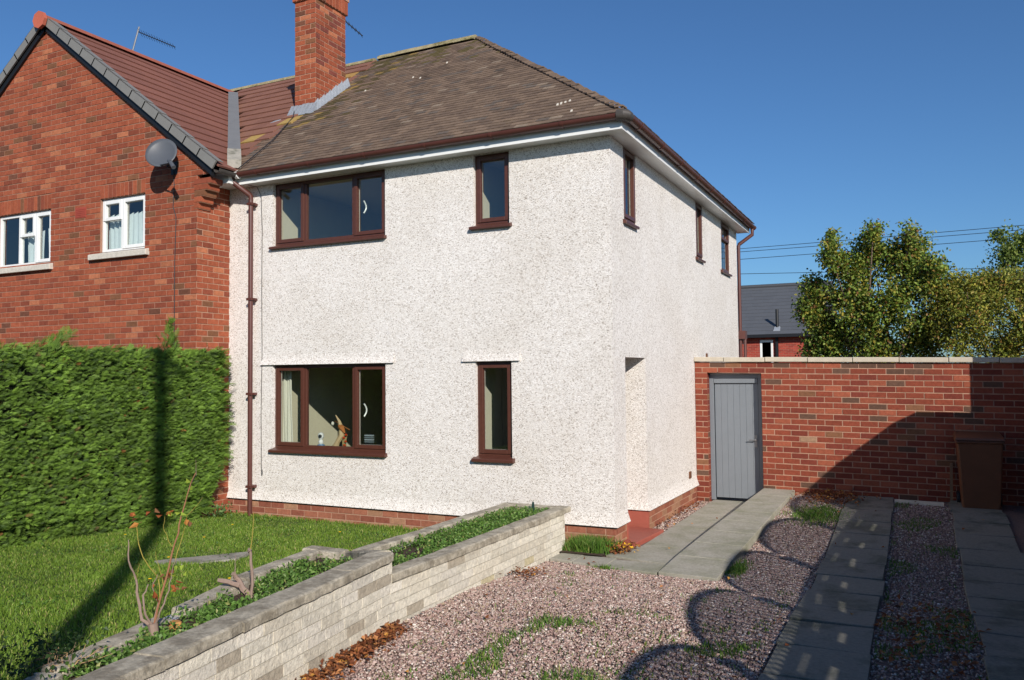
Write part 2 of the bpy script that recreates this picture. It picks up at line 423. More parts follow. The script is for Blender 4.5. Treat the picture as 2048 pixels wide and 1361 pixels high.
# earth beneath everything, out to the horizon
gm = MB(); gm.quad((-900, -900, -.12), (900, -900, -.12), (900, 1200, -.12), (-900, 1200, -.12)); tag(gm.build('ground', MT['earth']), kind='structure')
tag(grid_sheet('gravel_bed', -.47, 5.2, -9.5, 3.8, .12, g_drive, MT['gravelbase']), kind='structure')
def lawn_h(x, y): return g_lawn(x, y)
# lawn polygon sheet: everything left of the planter
tag(grid_sheet('lawn', -5.9, -1.34, -9.5, 0.0, .14, lawn_h, MT['lawnbase']), kind='structure')
tag(grid_sheet('front_bed', -1.34, .02, -.5, 0.02, .12, lambda x, y: .03, MT['soil']), kind='structure')
rd = MB(); rd.quad((-60, -24, .085), (60, -24, .085), (60, -14, .085), (-60, -14, .085)); tag(rd.build('road', MT['asphalt']), kind='structure')
pv = MB(); pv.box((-60, -14, .05), (60, -9.5, .2)); tag(pv.build('pavement', MT['slabdark']), kind='structure')

# ================================================================== RENDERED HOUSE
H = empty('rendered_house', (-2.9, 3.7, 0), 'white pebbledashed house with brown hipped roof and dark red window frames', 'house')
XL = -5.856; YB = 7.37; ZW = 4.71
PF = frame((0, 0, 0), (1, 0, 0), (0, -1, 0))             # front: u = x, d towards camera
PS = frame((0, 0, 0), (0, 1, 0), (1, 0, 0))              # side: u = y, d = +x
f_holes = [(-5.03, -3.116, 3.785, 4.705), (-1.79, -1.297, 3.785, 4.705), (-5.03, -3.116, .94, 2.138), (-1.78, -1.287, .94, 2.138)]
s_holes = [(.47, .96, 3.775, 4.705), (4.06, 4.53, 3.775, 4.705), (5.95, 6.70, 3.775, 4.705)]
wall_skin('front_wall', PF, (XL, 0, .25, ZW), f_holes, H, MT['dash'])
sw = wall_skin('side_wall', PS, (0, YB, .25, ZW), s_holes+[(.428, 1.239, .25, 2.17)], H, MT['dash'], depth=.12)
bk = MB(); bk.quad((XL, YB, 0), (0, YB, 0), (0, YB, ZW), (XL, YB, ZW)); bk.build('back_wall', MT['dash'], H)
# porch recess
pr_ = MB(); pr_.quad((-.12, 1.239, .25), (-1.1, 1.239, .25), (-1.1, 1.239, 2.17), (-.12, 1.239, 2.17)); pr_.quad((-.12, .428, .25), (-1.1, .428, .25), (-1.1, .428, 2.17), (-.12, .428, 2.17))
pr_.quad((-.12, .428, 2.17), (-.12, 1.239, 2.17), (-1.1, 1.239, 2.17), (-1.1, .428, 2.17)); pr_.build('porch_wall', MT['dash'], H)
dr = MB(); dr.box((-1.14, .43, .12), (-1.1, 1.237, 2.168)); d_ = dr.build('front_door', MT['mahog'], H, bevel=.004)
dh = MB(); dh.box((-1.1, .52, 1.02), (-1.06, .55, 1.2)); dh.tube([(-1.06, .535, 1.1), (-1.04, .535, 1.1), (-1.04, .63, 1.1)], .01); dh.build('handle', MT['metal'], d_)
rp = MB(); rp.box((-1.12, 1.225, .0), (.012, 1.26, .25)); rp.box((-1.12, .40, .0), (.008, .445, .25)); rp.box((-1.13, .445, .0), (-1.10, 1.225, .12)); rp.build('painted_plinth', MT['redpaint'], H)
ds = MB(); ds.hexa([(-1.12, .445, -.02), (.16, .20, -.02), (.23, 1.14, -.02), (-1.12, 1.225, -.02), (-1.12, .445, .05), (.16, .20, .045), (.23, 1.14, .045), (-1.12, 1.225, .05)]); ds.build('doorstep', MT['redpaint'], H, bevel=.006)
# bell casts (flared bottom edge of the render) with the black damp course under it
def bell(P, u0, u1, z, h=.15, out=.042, m0=0, m1=0):
    b = MB(); n = max(2, int((u1-u0)/.15))
    for k in range(n):
        a, c = u0+(u1-u0)*k/n, u0+(u1-u0)*(k+1)/n
        prof = [(0.0015, z+h), (out*.25, z+h*.6), (out*.62, z+h*.27), (out, z)]
        ea = lambda d: a-(m0*d if k == 0 else 0)
        ec = lambda d: c+(m1*d if k == n-1 else 0)
        for (d0, z0), (d1, z1) in zip(prof, prof[1:]):
            b.quad(P(ea(d0), d0, z0), P(ec(d0), d0, z0), P(ec(d1), d1, z1), P(ea(d1), d1, z1))
        b.quad(P(ea(out), out, z), P(ec(out), out, z), P(c, -.02, z-.002), P(a, -.02, z-.002))
    for uu in ([u0] if not m0 else [])+([u1] if not m1 else []):
        b.add([P(uu, -.02, z), P(uu, out, z), P(uu, out*.62, z+h*.27), P(uu, out*.25, z+h*.6), P(uu, 0, z+h)], [(0, 1, 2, 3, 4)])
    return b
bell(PF, XL, 0, .25, m1=1).build('bell_cast', MT['dash'], H)
bell(PS, 0, .428, .25, m0=1).build('bell_cast', MT['dash'], H)
bell(PS, 1.239, 3.8, .25, m0=1).build('bell_cast', MT['dash'], H)
PR_ = frame((0, 1.239, 0), (1, 0, 0), (0, -1, 0))
bell(PR_, -1.1, 0, .25, m1=1).build('bell_cast', MT['dash'], H)
bell(PF, -5.23, -2.98, 2.142, .14, .034).build('drip_moulding', MT['dash'], H)
bell(PF, -1.96, -1.17, 2.142, .14, .034).build('drip_moulding', MT['dash'], H)
dp = MB(); dp.box((XL, -.02, .236), (.02, .05, .247)); dp.box((-.02, -.02, .2365), (.022, .425, .2475)); dp.box((-.02, 1.24, .236), (.022, 3.8, .2475)); dp.build('damp_course', MT['black'], H)
brickwork('front_plinth', frame((0, .004, 0), (1, 0, 0), (0, -1, 0)), -.10, .232, lambda z: (XL, .003), H, PAL_PLINTH, 'mortar2')
brickwork('side_plinth', frame((-.004, 0, 0), (0, 1, 0), (1, 0, 0)), -.10, .232, lambda z: (-.003, .42), H, PAL_PLINTH, 'mortar2')
brickwork('side_plinth', frame((-.004, 0, 0), (0, 1, 0), (1, 0, 0)), -.10, .232, lambda z: (1.262, 3.8), H, PAL_PLINTH, 'mortar2')
# windows
zb, zt = 3.83, 4.705
window(H, PF, -5.03, -3.116, zb, zt, [(-5.03, -4.50, zb, zt, 1), (-4.50, -3.66, zb, zt, 0), (-3.66, -3.116, zb, zt, 1)], MT['mahog'], handle=[(-3.53, 4.25)], sill=(-5.06, -3.09, .06, .06, 'mahog'))
window(H, PF, -1.79, -1.297, zb, zt, [(-1.79, -1.297, zb, zt, 1)], MT['mahog'], sill=(-1.83, -1.26, .065, .06, 'mahog'))
zb, zt = .985, 2.138
window(H, PF, -5.03, -3.116, zb, zt, [(-5.03, -4.50, zb, zt, 1), (-4.50, -3.66, zb, zt, 0), (-3.66, -3.116, zb, zt, 1)], MT['mahog'], handle=[(-3.53, 1.52)], sill=(-5.06, -3.09, .062, .06, 'mahog'))
window(H, PF, -1.78, -1.287, zb, zt, [(-1.78, -1.287, zb, zt, 1)], MT['mahog'], sill=(-1.82, -1.25, .068, .06, 'mahog'))
zb, zt = 3.82, 4.705
window(H, PS, .47, .96, zb, zt, [(.47, .96, zb, zt, 1)], MT['mahog'], rec=.015, handle=[(.56, 4.25)], sill=(.42, .93, .06, .05, 'mahog'))
window(H, PS, 4.06, 4.53, zb, zt, [(4.06, 4.53, zb, zt, 1)], MT['mahog'], rec=.015, sill=(4.0, 4.50, .06, .05, 'mahog'))
window(H, PS, 5.95, 6.70, zb, zt, [(5.95, 6.70, zb, 4.38, 0), (5.95, 6.70, 4.38, zt, 1)], MT['mahog'], rec=.015, sill=(5.86, 6.66, .06, .05, 'mahog'))
room(H, -5.08, -2.4, .13, 3.8, .35, 2.75, ('-y',), 'roomdark'); room(H, -1.84, -1.12, .13, 2.4, .35, 2.75, ('-y',), 'room')
room(H, -5.08, -2.6, .13, 3.8, 2.95, ZW, ('-y',), 'roomdark'); room(H, -1.84, -.13, .13, 3.0, 2.95, ZW, ('-y', '+x'), 'roomdark')
room(H, -2.5, -.13, 3.4, 7.2, 2.95, ZW, ('+x',), 'room')
# eaves
OV = .2
sf = MB(); sf.box((XL-.25, -OV, 4.712), (OV, .02, 4.73)); sf.box((-.02, .0202, 4.712), (OV, YB+OV, 4.73)); sf.build('soffit', MT['white'], H)
fa = MB(); fa.box((XL+.3, -OV-.018, 4.70), (OV+.018, -OV, 4.86)); fa.box((OV, -OV, 4.70), (OV+.018, YB+OV, 4.86)); fa.build('fascia', MT['white'], H)
def gutter(name, p0, p1, r, out, parent, m, cap=False):
    """half round trough with jointing collars"""
    p0, p1, out = Vector(p0), Vector(p1), Vector(out); mb = MB(); N = 10; t = (p1-p0)
    def ring(p, rr): return [p+out*(rr*cos(pi+pi*k/N))+Vector((0, 0, rr*sin(pi+pi*k/N))) for k in range(N+1)]
    def shell(a, b, r0, r1):
        vs = ring(a, r0)+ring(b, r0)+ring(a, r1)+ring(b, r1); n = N+1; fs = []
        for k in range(N): fs += [(k, k+1, n+k+1, n+k), (2*n+k+1, 2*n+k, 3*n+k, 3*n+k+1), (k, 2*n+k, 2*n+k+1, k+1), (n+k+1, 3*n+k+1, 3*n+k, n+k)]
        fs += [(0, n, 3*n, 2*n), (N, 2*n+N, 3*n+N, n+N)]
        mb.add(vs, fs)
    shell(p0, p1, r, r-.004)
    L = t.length; k = .35
    while k < L:
        a = p0+t*(k/L); b = p0+t*((k+.035)/L); shell(a, b, r+.007, r+.0015); k += .92
    if cap:
        for q in (p1,):
            rr = ring(q, r+.004); mb.add(rr, [tuple(range(N+1))])
    return mb.build(name, m, parent, smooth=True)
GZ = 4.845; GO = OV+.018+.062
gutter('gutter', (XL+.42, -GO, GZ), (GO-.07, -GO, GZ), .058, (0, -1, 0), H, MT['gutter'])
gutter('gutter', (GO, -GO+.10, GZ), (GO, YB+.28, GZ-.02), .058, (1, 0, 0), H, MT['gutter'], cap=True)
gc = MB(); gc.tube([(GO-.09, -GO, GZ-.012), (GO-.02, -GO, GZ-.012), (GO, -GO+.02, GZ-.012), (GO, -GO+.12, GZ-.012)], .064, 10); gc.build('gutter_corner', MT['gutterdark'], H, smooth=True)
dpipe = MB(); dpipe.tube([(-5.53, -GO, 4.80), (-5.53, -GO, 4.74), (-5.36, -.10, 4.56), (-5.36, -.09, 4.5)], .036, 10); dpipe.tube([(-5.36, -.09, 4.56), (-5.36, -.09, .03)], .034, 10)
dpipe.tube([(-5.53, -GO, 4.83), (-5.53, -GO, 4.76)], .045, 10)
for z in (4.42, 3.06, 1.72, .42): dpipe.box((-5.405, -.13, z), (-5.315, .0, z+.035)); dpipe.box((-5.315, -.10, z+.005), (-5.27, -.085, z+.025))
dpipe.build('downpipe', MT['gutter'], H, smooth=True)
d2 = MB(); d2.tube([(GO, YB+.14, 4.80), (GO, YB+.14, 4.66), (.03, YB+.10, 4.48), (.02, YB+.09, 4.4)], .036, 10); d2.tube([(.02, YB+.09, 4.46), (.02, YB+.09, .0)], .034, 10)
d2.box((-.05, YB+.02, 2.62), (.13, YB+.2, 2.78)); d2.tube([(.11, YB+.09, 2.62), (.11, YB+.09, 0)], .03, 8); d2.build('downpipe', MT['gutter'], H, smooth=True)
cb = MB(); cb.tube([(-5.36, -.14, 4.70), (-5.27, -.06, 4.68), (-5.225, -.03, 4.55), (-5.22, -.012, 4.1), (-5.225, -.012, 3.2), (-5.215, -.012, 2.3), (-5.23, -.012, 1.5), (-5.22, -.015, .72), (-5.20, -.03, .60), (-5.175, -.04, .63), (-5.18, -.04, .68)], .0045, 5); cb.build('cable', MT['dark'], H)
vb = MB(); vb.box((0, 3.33, .40), (.02, 3.42, .50)); vb.build('air_vent', MT['bin'], H); vb = MB(); vb.box((0, 4.58, 2.2), (.015, 4.66, 2.29)); vb.build('air_vent', MT['bin'], H)
# roof
PT = .767; EZ = 4.885; EO = .27; RY = 3.685; RZ = EZ+PT*(RY+EO); HX = EO-(RY+EO)
core = MB(); A = [(XL, -EO, EZ), (EO, -EO, EZ), (EO, 2*RY+EO, EZ), (XL, 2*RY+EO, EZ), (HX, RY, RZ), (XL, RY, RZ)]
rf = MB(); rf.add([(x, y, z-.012) for x, y, z in A], [(0, 1, 4, 5), (1, 2, 4), (2, 3, 5, 4), (3, 0, 5)]); rf = rf.build('roof', mat('roof_underlay', srgb(70, 58, 50), .9), H)
th = math.atan(PT); slen = (RY+EO)/cos(th)
def tcol(u, s):
    base = pick([(5, S3(110, 93, 79)), (4, S3(101, 85, 73)), (3, S3(118, 100, 85)), (1, S3(98, 88, 80)), (.5, S3(130, 115, 100))], .06)
    x = XL+u
    k = mnoise.noise(Vector((x*1.1, s*1.1, 3.3)))
    near = math.exp(-((x+5.5+.0*s)/.55)**2)
    if s > 1.6 and random.random() < near*.45: return S3(134, 112, 66) if random.random() < .3 else S3(82, 72, 48)
    if s > 3.6 and random.random() < .35*(s-3.6): return S3(92, 82, 52)
    if k > .32 and random.random() < .3: return tuple(.75*c for c in base)
    return base
def in_front(u, s):
    x = XL+u; y = -EO+s*cos(th)
    if not (XL-.04 <= x <= EO+.09 and s < slen-.04): return False
    if -6.03 < x < -5.6+.05 and 1.6 < y < 2.36: return False
    return x < EO-(y+EO)-.02+random.uniform(-.02, .02)
tiles('tile_field', (XL, -EO-.045, EZ-.03), (1, 0, 0), (0, cos(th), sin(th)), -XL+EO, slen, .165, .1, .009, in_front, tcol, MT['tile'], rf, jitter=.0028, gap=.0008)
# hip-end slope (mostly unseen from the front) and rear slope
tiles('tile_field', (EO+.045, -EO, EZ-.03), (0, 1, 0), (-cos(th), 0, sin(th)), 2*RY+2*EO, slen, .165, .1, .013, lambda u, s: s < slen-.05 and s*cos(th) < u-.09 and s*cos(th) < 2*RY+2*EO-u-.09, tcol, MT['tile'], rf, jitter=.006)
hb = MB()
for k in range(46):          # bonnet tiles up the hip
    t = (k+.5)/46; p = Vector((EO, -EO, EZ)).lerp(Vector((HX, RY, RZ)), t); dirv = (Vector((HX, RY, RZ))-Vector((EO, -EO, EZ))).normalized()
    j = random.uniform(-.01, .01)
    for sx in (0, 1):
        o = Vector((-.10, -.012, -.004)) if sx == 0 else Vector((.012, .10, -.004))
        a = p-dirv*.03+Vector((0, 0, .045+j)); b = p+dirv*.10+Vector((0, 0, .028))
        q = a+o*1.0; q2 = b+o*1.0; dn = Vector((0, 0, -.018))
        hb.hexa([tuple(v) for v in (q+dn, a+dn, b+dn, q2+dn, q, a, b, q2)], tcol(3, 1))
hb.build('hip_tiles', MT['tile'], rf)
rdg = MB()
x = HX-.05
while x > XL+.1:
    pts = []; n = 8; r = .12; x1 = x-.42+random.uniform(-.01, .01); zz = RZ-.04+random.uniform(-.008, .008)
    vs = [(xx, RY+r*cos(pi*k/n), zz+r*.85*sin(pi*k/n)) for xx in (x, x1) for k in range(n+1)]
    rdg.add(vs, [(k, k+1, n+2+k, n+1+k) for k in range(n)]+[tuple(range(n+1)), tuple(range(n+1, 2*n+2))]); x = x1+.006
rdg.build('ridge_tile', MT['ridge'], rf, smooth=True)
for (x, y) in ((-.70, .13), (-.66, .15), (-.61, .16), (-.56, .18), (-.42, -.12), (-4.1, 2.2), (-3.7, 2.6), (-4.9, 2.0), (-3.9, 2.1)):
    z = EZ+PT*(y+EO)+.006; r = .011; bd = MB(); bd.hexa([(x-r*1.3, y-r, z-.01), (x+r*1.3, y-r, z-.01), (x+r, y+r, z+.02), (x-r, y+r, z+.02), (x-r, y-r, z+.012), (x+r, y-r, z+.012), (x+r, y+r, z+.035), (x-r, y+r, z+.035)]); bd.build('bird_dropping', MT['sillc'], rf)
rc = MB(); rc.tube([(-5.36, -.33, 4.90), (-5.37, -.2, 5.0), (-5.5, .5, 5.53), (-5.85, 1.35, 6.17), (-6.0, 1.55, 6.36)], .008, 5); rc.build('roof_cable', MT['dark'], rf)
# chimney
CX0, CX1, CY0, CY1 = -6.03, -5.6, 1.6, 2.38
ch = empty('chimney_group', (0, 0, 0), '', ''); bpy.data.objects.remove(ch)
stack = brickwork('chimney', frame((0, CY0, 0), (1, 0, 0), (0, -1, 0)), 5.95, 8.19, lambda z: (CX0, CX1), H, PAL_GABLE, 'mortar2', L=.218, anchor=CX0)
brickwork('chimney_side', frame((CX1, 0, 0), (0, 1, 0), (1, 0, 0)), 5.95, 8.19, lambda z: (CY0, CY1), stack, PAL_GABLE+[(3, S3(120, 66, 56))], 'mortar2', L=.222, anchor=CY0)
cf = MB(); cf.box((CX0+.004, CY0+.012, 5.9), (CX1-.012, CY1-.004, 8.15)); cf.build('chimney_core', MT['mortar2'], stack)
cs = MB()
soldier(cs, frame((0, CY0, 0), (1, 0, 0), (0, -1, 0)), CX0-.03, CX1+.03, 8.195, .235, PAL_GABLE, d=.04); soldier(cs, frame((CX1, 0, 0), (0, 1, 0), (1, 0, 0)), CY0-.03, CY1+.03, 8.195, .235, PAL_GABLE, d=.04)
cs.build('soldier_course', MT['brick'], stack)
ct = MB(); ct.box((CX0-.03, CY0-.03, 8.19), (CX1+.03, CY1+.03, 8.43)); ct.box((CX0-.05, CY0-.05, 8.432), (CX1+.05, CY1+.05, 8.50)); ct.build('cap_course', MT['mortar2'], stack)
for py in (1.78, 2.18):
    cp = MB(); cp.tube([(-5.815, py, 8.46), (-5.815, py, 8.62), (-5.815, py, 8.8), (-5.815, py, 8.84)], [.13, .12, .105, .125], 12); cp.build('chimney_pot', MT['terracotta'], stack, smooth=True)
fl = MB()
ez = lambda y: EZ+PT*(y+EO)
n = 11
for k in range(n):   # stepped, dressed lead up the side and pleated along the front
    y0 = CY0-.03+(CY1-CY0+.08)*k/n; y1 = CY0-.03+(CY1-CY0+.08)*(k+1)/n; t = random.uniform(.11, .16)
    fl.hexa([(CX1+.006, y0, ez(y0)-.03), (CX1+.07, y0, ez(y0)+.012), (CX1+.07, y1, ez(y1)+.012), (CX1+.006, y1, ez(y1)-.03), (CX1+.006, y0, ez(y0)+t), (CX1+.016, y0, ez(y0)+t), (CX1+.016, y1, ez(y1)+t+.03), (CX1+.006, y1, ez(y1)+t+.03)])
for k in range(7):
    x0 = CX0-.07+(CX1-CX0+.12)*k/7; x1 = CX0-.07+(CX1-CX0+.12)*(k+1)/7; t = random.uniform(.12, .14); e = random.uniform(-.01, .015)
    fl.hexa([(x0, CY0-.02, ez(CY0)-.03), (x0, CY0-.14, ez(CY0-.14)+.015+e), (x1, CY0-.14, ez(CY0-.14)+.02), (x1, CY0-.02, ez(CY0)-.03), (x0+.01, CY0-.008, ez(CY0)+t), (x0+.01, CY0-.02, ez(CY0)+t), (x1-.01, CY0-.02, ez(CY0)+t), (x1-.01, CY0-.008, ez(CY0)+t)])
fl.hexa([(CX0-.32, CY0-.34, ez(CY0-.34)+.012), (CX0-.02, CY0-.17, ez(CY0-.17)+.012), (CX0+.05, CY0-.02, ez(CY0-.02)+.02), (CX0-.16, CY0-.1, ez(CY0-.1)+.012), (CX0-.32, CY0-.34, ez(CY0-.34)+.03), (CX0-.02, CY0-.17, ez(CY0-.17)+.035), (CX0+.05, CY0-.02, ez(CY0-.02)+.04), (CX0-.16, CY0-.1, ez(CY0-.1)+.03)])
fl.build('lead_flashing', MT['lead'], stack)

# ================================================================== NEIGHBOUR BRICK HOUSE
N = empty('brick_house', (-9.2, 2.5, 0), 'orange red brick gabled house with white framed windows beside the rendered one', 'house')
GY = -.605; AX = -9.16; GZ0 = 4.80; APZ = 7.56
gs = (APZ-GZ0)/(AX-(-5.56))*-1
def gspan(z):
    if z < GZ0: return (-12.5, -5.855)
    hw = (APZ-z)/.7667; return (AX-hw, AX+hw)
g_holes = [(-7.86, -6.89, 3.86, 4.665), (-10.35, -9.0, 3.79, 4.64)]
brickwork('gable_wall', frame((0, GY, 0), (1, 0, 0), (0, -1, 0)), -.1, APZ-.03, gspan, N, PAL_GABLE, 'mortar', holes=[(a-.0, b, c, 4.875) for a, b, c, d in g_holes], anchor=-5.855)
PG = frame((0, GY, 0), (1, 0, 0), (0, -1, 0))
for (a, b, c, d) in g_holes:
    hd = MB(); soldier(hd, PG, a, b, d+.006, 4.875-d-.014, PAL_GABLE); ho = hd.build('window_head', MT['brick'], N)
    hm = MB(); hm.quad(PG(a, 0, d), PG(b, 0, d), PG(b, 0, 4.885), PG(a, 0, 4.885)); hm.build('mortar', MT['mortar'], ho)
brickwork('return_wall', frame((-5.856, 0, 0), (0, 1, 0), (1, 0, 0)), -.1, 4.80, lambda z: (GY-.003, 0), N, PAL_GABLE, 'mortar2', anchor=GY-.003, L=.2)
rv = MB()
for (a, b, c, d) in g_holes:
    rv.quad((a, GY+.004, c), (a, GY+.15, c), (a, GY+.15, d), (a, GY+.004, d)); rv.quad((b, GY+.004, c), (b, GY+.15, c), (b, GY+.15, d), (b, GY+.004, d)); rv.quad((a, GY+.004, d), (b, GY+.004, d), (b, GY+.15, d), (a, GY+.15, d)); rv.quad((a, GY+.004, c), (b, GY+.004, c), (b, GY+.15, c), (a, GY+.15, c))
rv.build('window_reveal', MT['mortar'], N)
window(N, PG, -7.86, -6.89, 3.86, 4.66, [(-7.86, -7.42, 3.86, 4.33, 0), (-7.86, -7.42, 4.33, 4.66, 1), (-7.42, -6.89, 3.86, 4.66, 1)], MT['white'], rec=.04, sill=(-8.04, -6.80, .11, .07, 'sillc'), label='white window with one small top opening light, nearest the satellite dish')
window(N, PG, -10.35, -9.0, 3.79, 4.635, [(-10.35, -9.83, 3.79, 4.635, 0), (-9.83, -9.43, 3.79, 4.25, 0), (-9.83, -9.43, 4.25, 4.635, 1), (-9.43, -9.0, 3.79, 4.635, 1)], MT['white'], rec=.04, sill=(-10.5, -8.93, .11, .07, 'sillc'), label='white window at the left edge of the gable')
room(N, -12.3, -8.7, GY+.15, 3.2, 2.9, 4.78, ('-y',), 'roomdark'); room(N, -8.5, -6.1, GY+.15, 3.2, 2.9, 4.78, ('-y',), 'roomdark')
nb = MB(); nb.box((-7.1, GY-.008, 4.715), (-7.095, GY-.0, 4.72)); 
av = MB(); 
for r in range(5): av.box((-8.40, GY-.012, 4.44+r*.028), (-8.19, GY+.01, 4.46+r*.028))
av.box((-8.42, GY-.008, 4.425), (-8.17, GY+.01, 4.588)); av.build('air_brick', mat('air_brick', srgb(150, 66, 52), .8), N)
# corbelled kneeler at the foot of the verge
kn = MB()
for k in range(5):
    z = 4.745-.083*k; out = .26-.058*k
    kn.box((-5.90-.0*k, GY-.012, z-.073), (-5.856+out, GY+.215, z), None, pick(PAL_GABLE)); kn.box((-5.90, GY-.006, z-.083), (-5.862+out, GY+.209, z-.073), None, S3(150, 110, 88))
kn.build('corbel', MT['brick'], N)
# roofs: wing with front gable, main range behind
WZ = 4.90; wp = .7545; wth = math.atan(wp); wr = (AX, WZ+wp*3.66)
EX = -5.50
nr = MB(); zr = WZ+wp*(EX-AX)
nr.add([(EX, GY-.06, WZ), (EX, -EO, WZ), (AX, 3.6, zr), (AX, GY-.06, zr), (2*AX-EX, GY-.06, WZ), (2*AX-EX, -EO, WZ)], [(0, 1, 2, 3), (3, 2, 5, 4)])
nr.add([(EX, -EO, EZ-.01), (XL, -EO, EZ-.01), (XL, RY, RZ-.03), (-16.5, RY, RZ-.03), (-16.5, -EO, EZ-.01), (-12.8, -EO, EZ-.01), (-16.5, 2*RY+EO, EZ), (XL, 2*RY+EO, EZ)], [(0, 1, 2, 3, 4, 5), (2, 7, 6, 3)])
nr = nr.build('roof', mat('roof_underlay_red', srgb(90, 56, 46), .9), N)
def rcol(u, s):
    k = 1+.12*mnoise.noise(Vector((u, s*1.5, 8))); c = pick([(5, S3(124, 82, 70)), (2, S3(121, 80, 69))], .03); return tuple(k*x for x in c)
wl = 3.66/cos(wth)
def in_wing(u, s):
    y = GY-.02+u; x = EX-s*cos(wth); yv = -EO+(EX-x)*1.06
    return y > GY+.0 and s < wl-.05 and y < yv+.02
tiles('tile_field', (EX+.05, GY-.02, WZ-.035), (0, 1, 0), (-cos(wth), 0, sin(wth)), 4.4, wl, .30, .31, .026, in_wing, rcol, MT['tile_red'], nr, bond=True, jitter=.0, gap=.0)
def in_main(u, s):
    x = -12+u; y = -EO+s*cos(th); xv = EX-(y+EO)/1.06
    if -6.03 < x and 1.6 < y < 2.36: return False
    return x > xv-.02 and x < XL+.02 and s < slen-.05
def mcol(u, s):
    x = -12+u
    if x > -6.2-.12*sin(s*9) and .9 < s < 2.1 and random.random() < .45: return S3(160, 134, 78)
    if x > -6.2 and s > 3.4 and random.random() < .4: return S3(158, 126, 72)
    return pick([(5, S3(126, 88, 74)), (3, S3(120, 83, 70)), (1, S3(130, 93, 77))], .03)
tiles('tile_field', (-12, -EO-.05, EZ-.035), (1, 0, 0), (0, cos(th), sin(th)), 6.2, slen, .30, .31, .026, in_main, mcol, MT['tile_red'], nr, bond=True, jitter=.0, gap=.0)
vt = MB(); va = Vector((EX+.02, -EO-.02, WZ+.03)); vb_ = Vector((-8.86, 3.05, 7.46)); 
vdir = (vb_-va).normalized(); vsd = Vector((.7, -.72, 0)).normalized()
vsd = Vector((.735, .68, 0)); vsd = (vsd-vdir*vsd.dot(vdir)).normalized()
a, b = va+vdir*.55, vb_
vt.hexa([tuple(v) for v in (a-vsd*.085+Vector((0, 0, -.02)), a+vsd*.085+Vector((0, 0, -.02)), b+vsd*.085+Vector((0, 0, -.02)), b-vsd*.085+Vector((0, 0, -.02)), a-vsd*.09+Vector((0, 0, .14)), a+vsd*.09+Vector((0, 0, .14)), b+vsd*.09+Vector((0, 0, .14)), b-vsd*.09+Vector((0, 0, .14)))])
vto = vt.build('valley_trough', MT['valley'], nr)
v2 = MB(); a, b = va, va+vdir*.53
v2.hexa([tuple(v) for v in (a-vsd*.09, a+vsd*.09, b+vsd*.09, b-vsd*.09, a-vsd*.095+Vector((0, 0, .12)), a+vsd*.095+Vector((0, 0, .12)), b+vsd*.095+Vector((0, 0, .15)), b-vsd*.095+Vector((0, 0, .15)))]); v2.build('valley_mortar', MT['conc'], nr)
rr = MB()
y = GY-.10
while y < 3.3:   # red ridge tiles of the wing
    y1 = y+.44; n = 8; r = .11; zz = zr-.01
    rr.add([(AX+r*cos(pi*k/n), yy, zz+r*.8*sin(pi*k/n)) for yy in (y, y1-.008) for k in range(n+1)], [(k, k+1, n+2+k, n+1+k) for k in range(n)]+[tuple(range(n+1)), tuple(range(n+1, 2*n+2))]); y = y1
rr.build('ridge_tile', MT['ridge_red'], nr, smooth=True)
re = MB(); re.add([(AX+.145*cos(pi/6+2*pi*k/8+pi/8-.13), yy, zr-.03+.14*sin(pi/6+2*pi*k/8+pi/8-.13)) for yy in (GY-.15, GY-.10) for k in range(8)], [tuple(range(7, -1, -1)), tuple(range(8, 16))]+[(k, (k+1) % 8, 8+(k+1) % 8, 8+k) for k in range(8)])
re.build('ridge_end_cap', MT['terracotta'], nr)
r2 = MB(); x = XL-.05
while x > -16:
    x1 = x-.44; n = 8; r = .11
    r2.add([(xx, RY+r*cos(pi*k/n), RZ-.05+r*.8*sin(pi*k/n)) for xx in (x, x1+.008) for k in range(n+1)], [(k, k+1, n+2+k, n+1+k) for k in range(n)]+[tuple(range(n+1)), tuple(range(n+1, 2*n+2))]); x = x1
r2.build('ridge_tile', MT['ridge'], nr, smooth=True)
for side in (1, -1):         # stepped dry-verge units
    sd = Vector((-side*cos(wth), 0, sin(wth))); nn = Vector((side*sin(wth), 0, cos(wth))); nv = 13
    for k in range(nv):
        if side < 0 and k < 3: continue
        base = Vector((AX+side*3.66, GY, WZ+.01))+sd*(k*.345-.05); ln = .375
        a = base+nn*.078; b = base+sd*ln+nn*.064; dn = -nn*.14
        vg = MB(); y0, y1 = GY-.085, GY-.055
        vg.hexa([(p.x, yy, p.z) for p, yy in ((a+dn, y0), (b+dn*.9, y0), (b+dn*.9, y1), (a+dn, y1), (a, y0), (b, y0), (b, y1), (a, y1))])
        vg.hexa([(p.x, yy, p.z) for p, yy in ((a-nn*.012, y0), (b-nn*.012, y0), (b-nn*.012, GY+.05), (a-nn*.012, GY+.05), (a, y0), (b, y0), (b, GY+.05), (a, GY+.05))])
        vg.build('verge_cap', MT['verge'], nr, bevel=.004)
    so2 = MB(); a = Vector((AX+side*3.62, 0, WZ-.10)); b = Vector((AX+side*.02, 0, zr-.13))
    so2.hexa([(a.x, GY-.045, a.z-.05), (b.x, GY-.045, b.z-.05), (b.x, GY+.02, b.z-.05), (a.x, GY+.02, a.z-.05), (a.x, GY-.045, a.z+.04), (b.x, GY-.045, b.z+.04), (b.x, GY+.02, b.z+.04), (a.x, GY+.02, a.z+.04)])
    so2.build('verge_shadow_strip', MT['black'], nr)  # black strip standing in for the shadow line beneath the verge caps
gutter('gutter', (EX+.05, GY-.04, GZ-.01), (EX+.05, -GO+.02, GZ-.01), .055, (1, 0, 0), N, MT['gutterdark'])
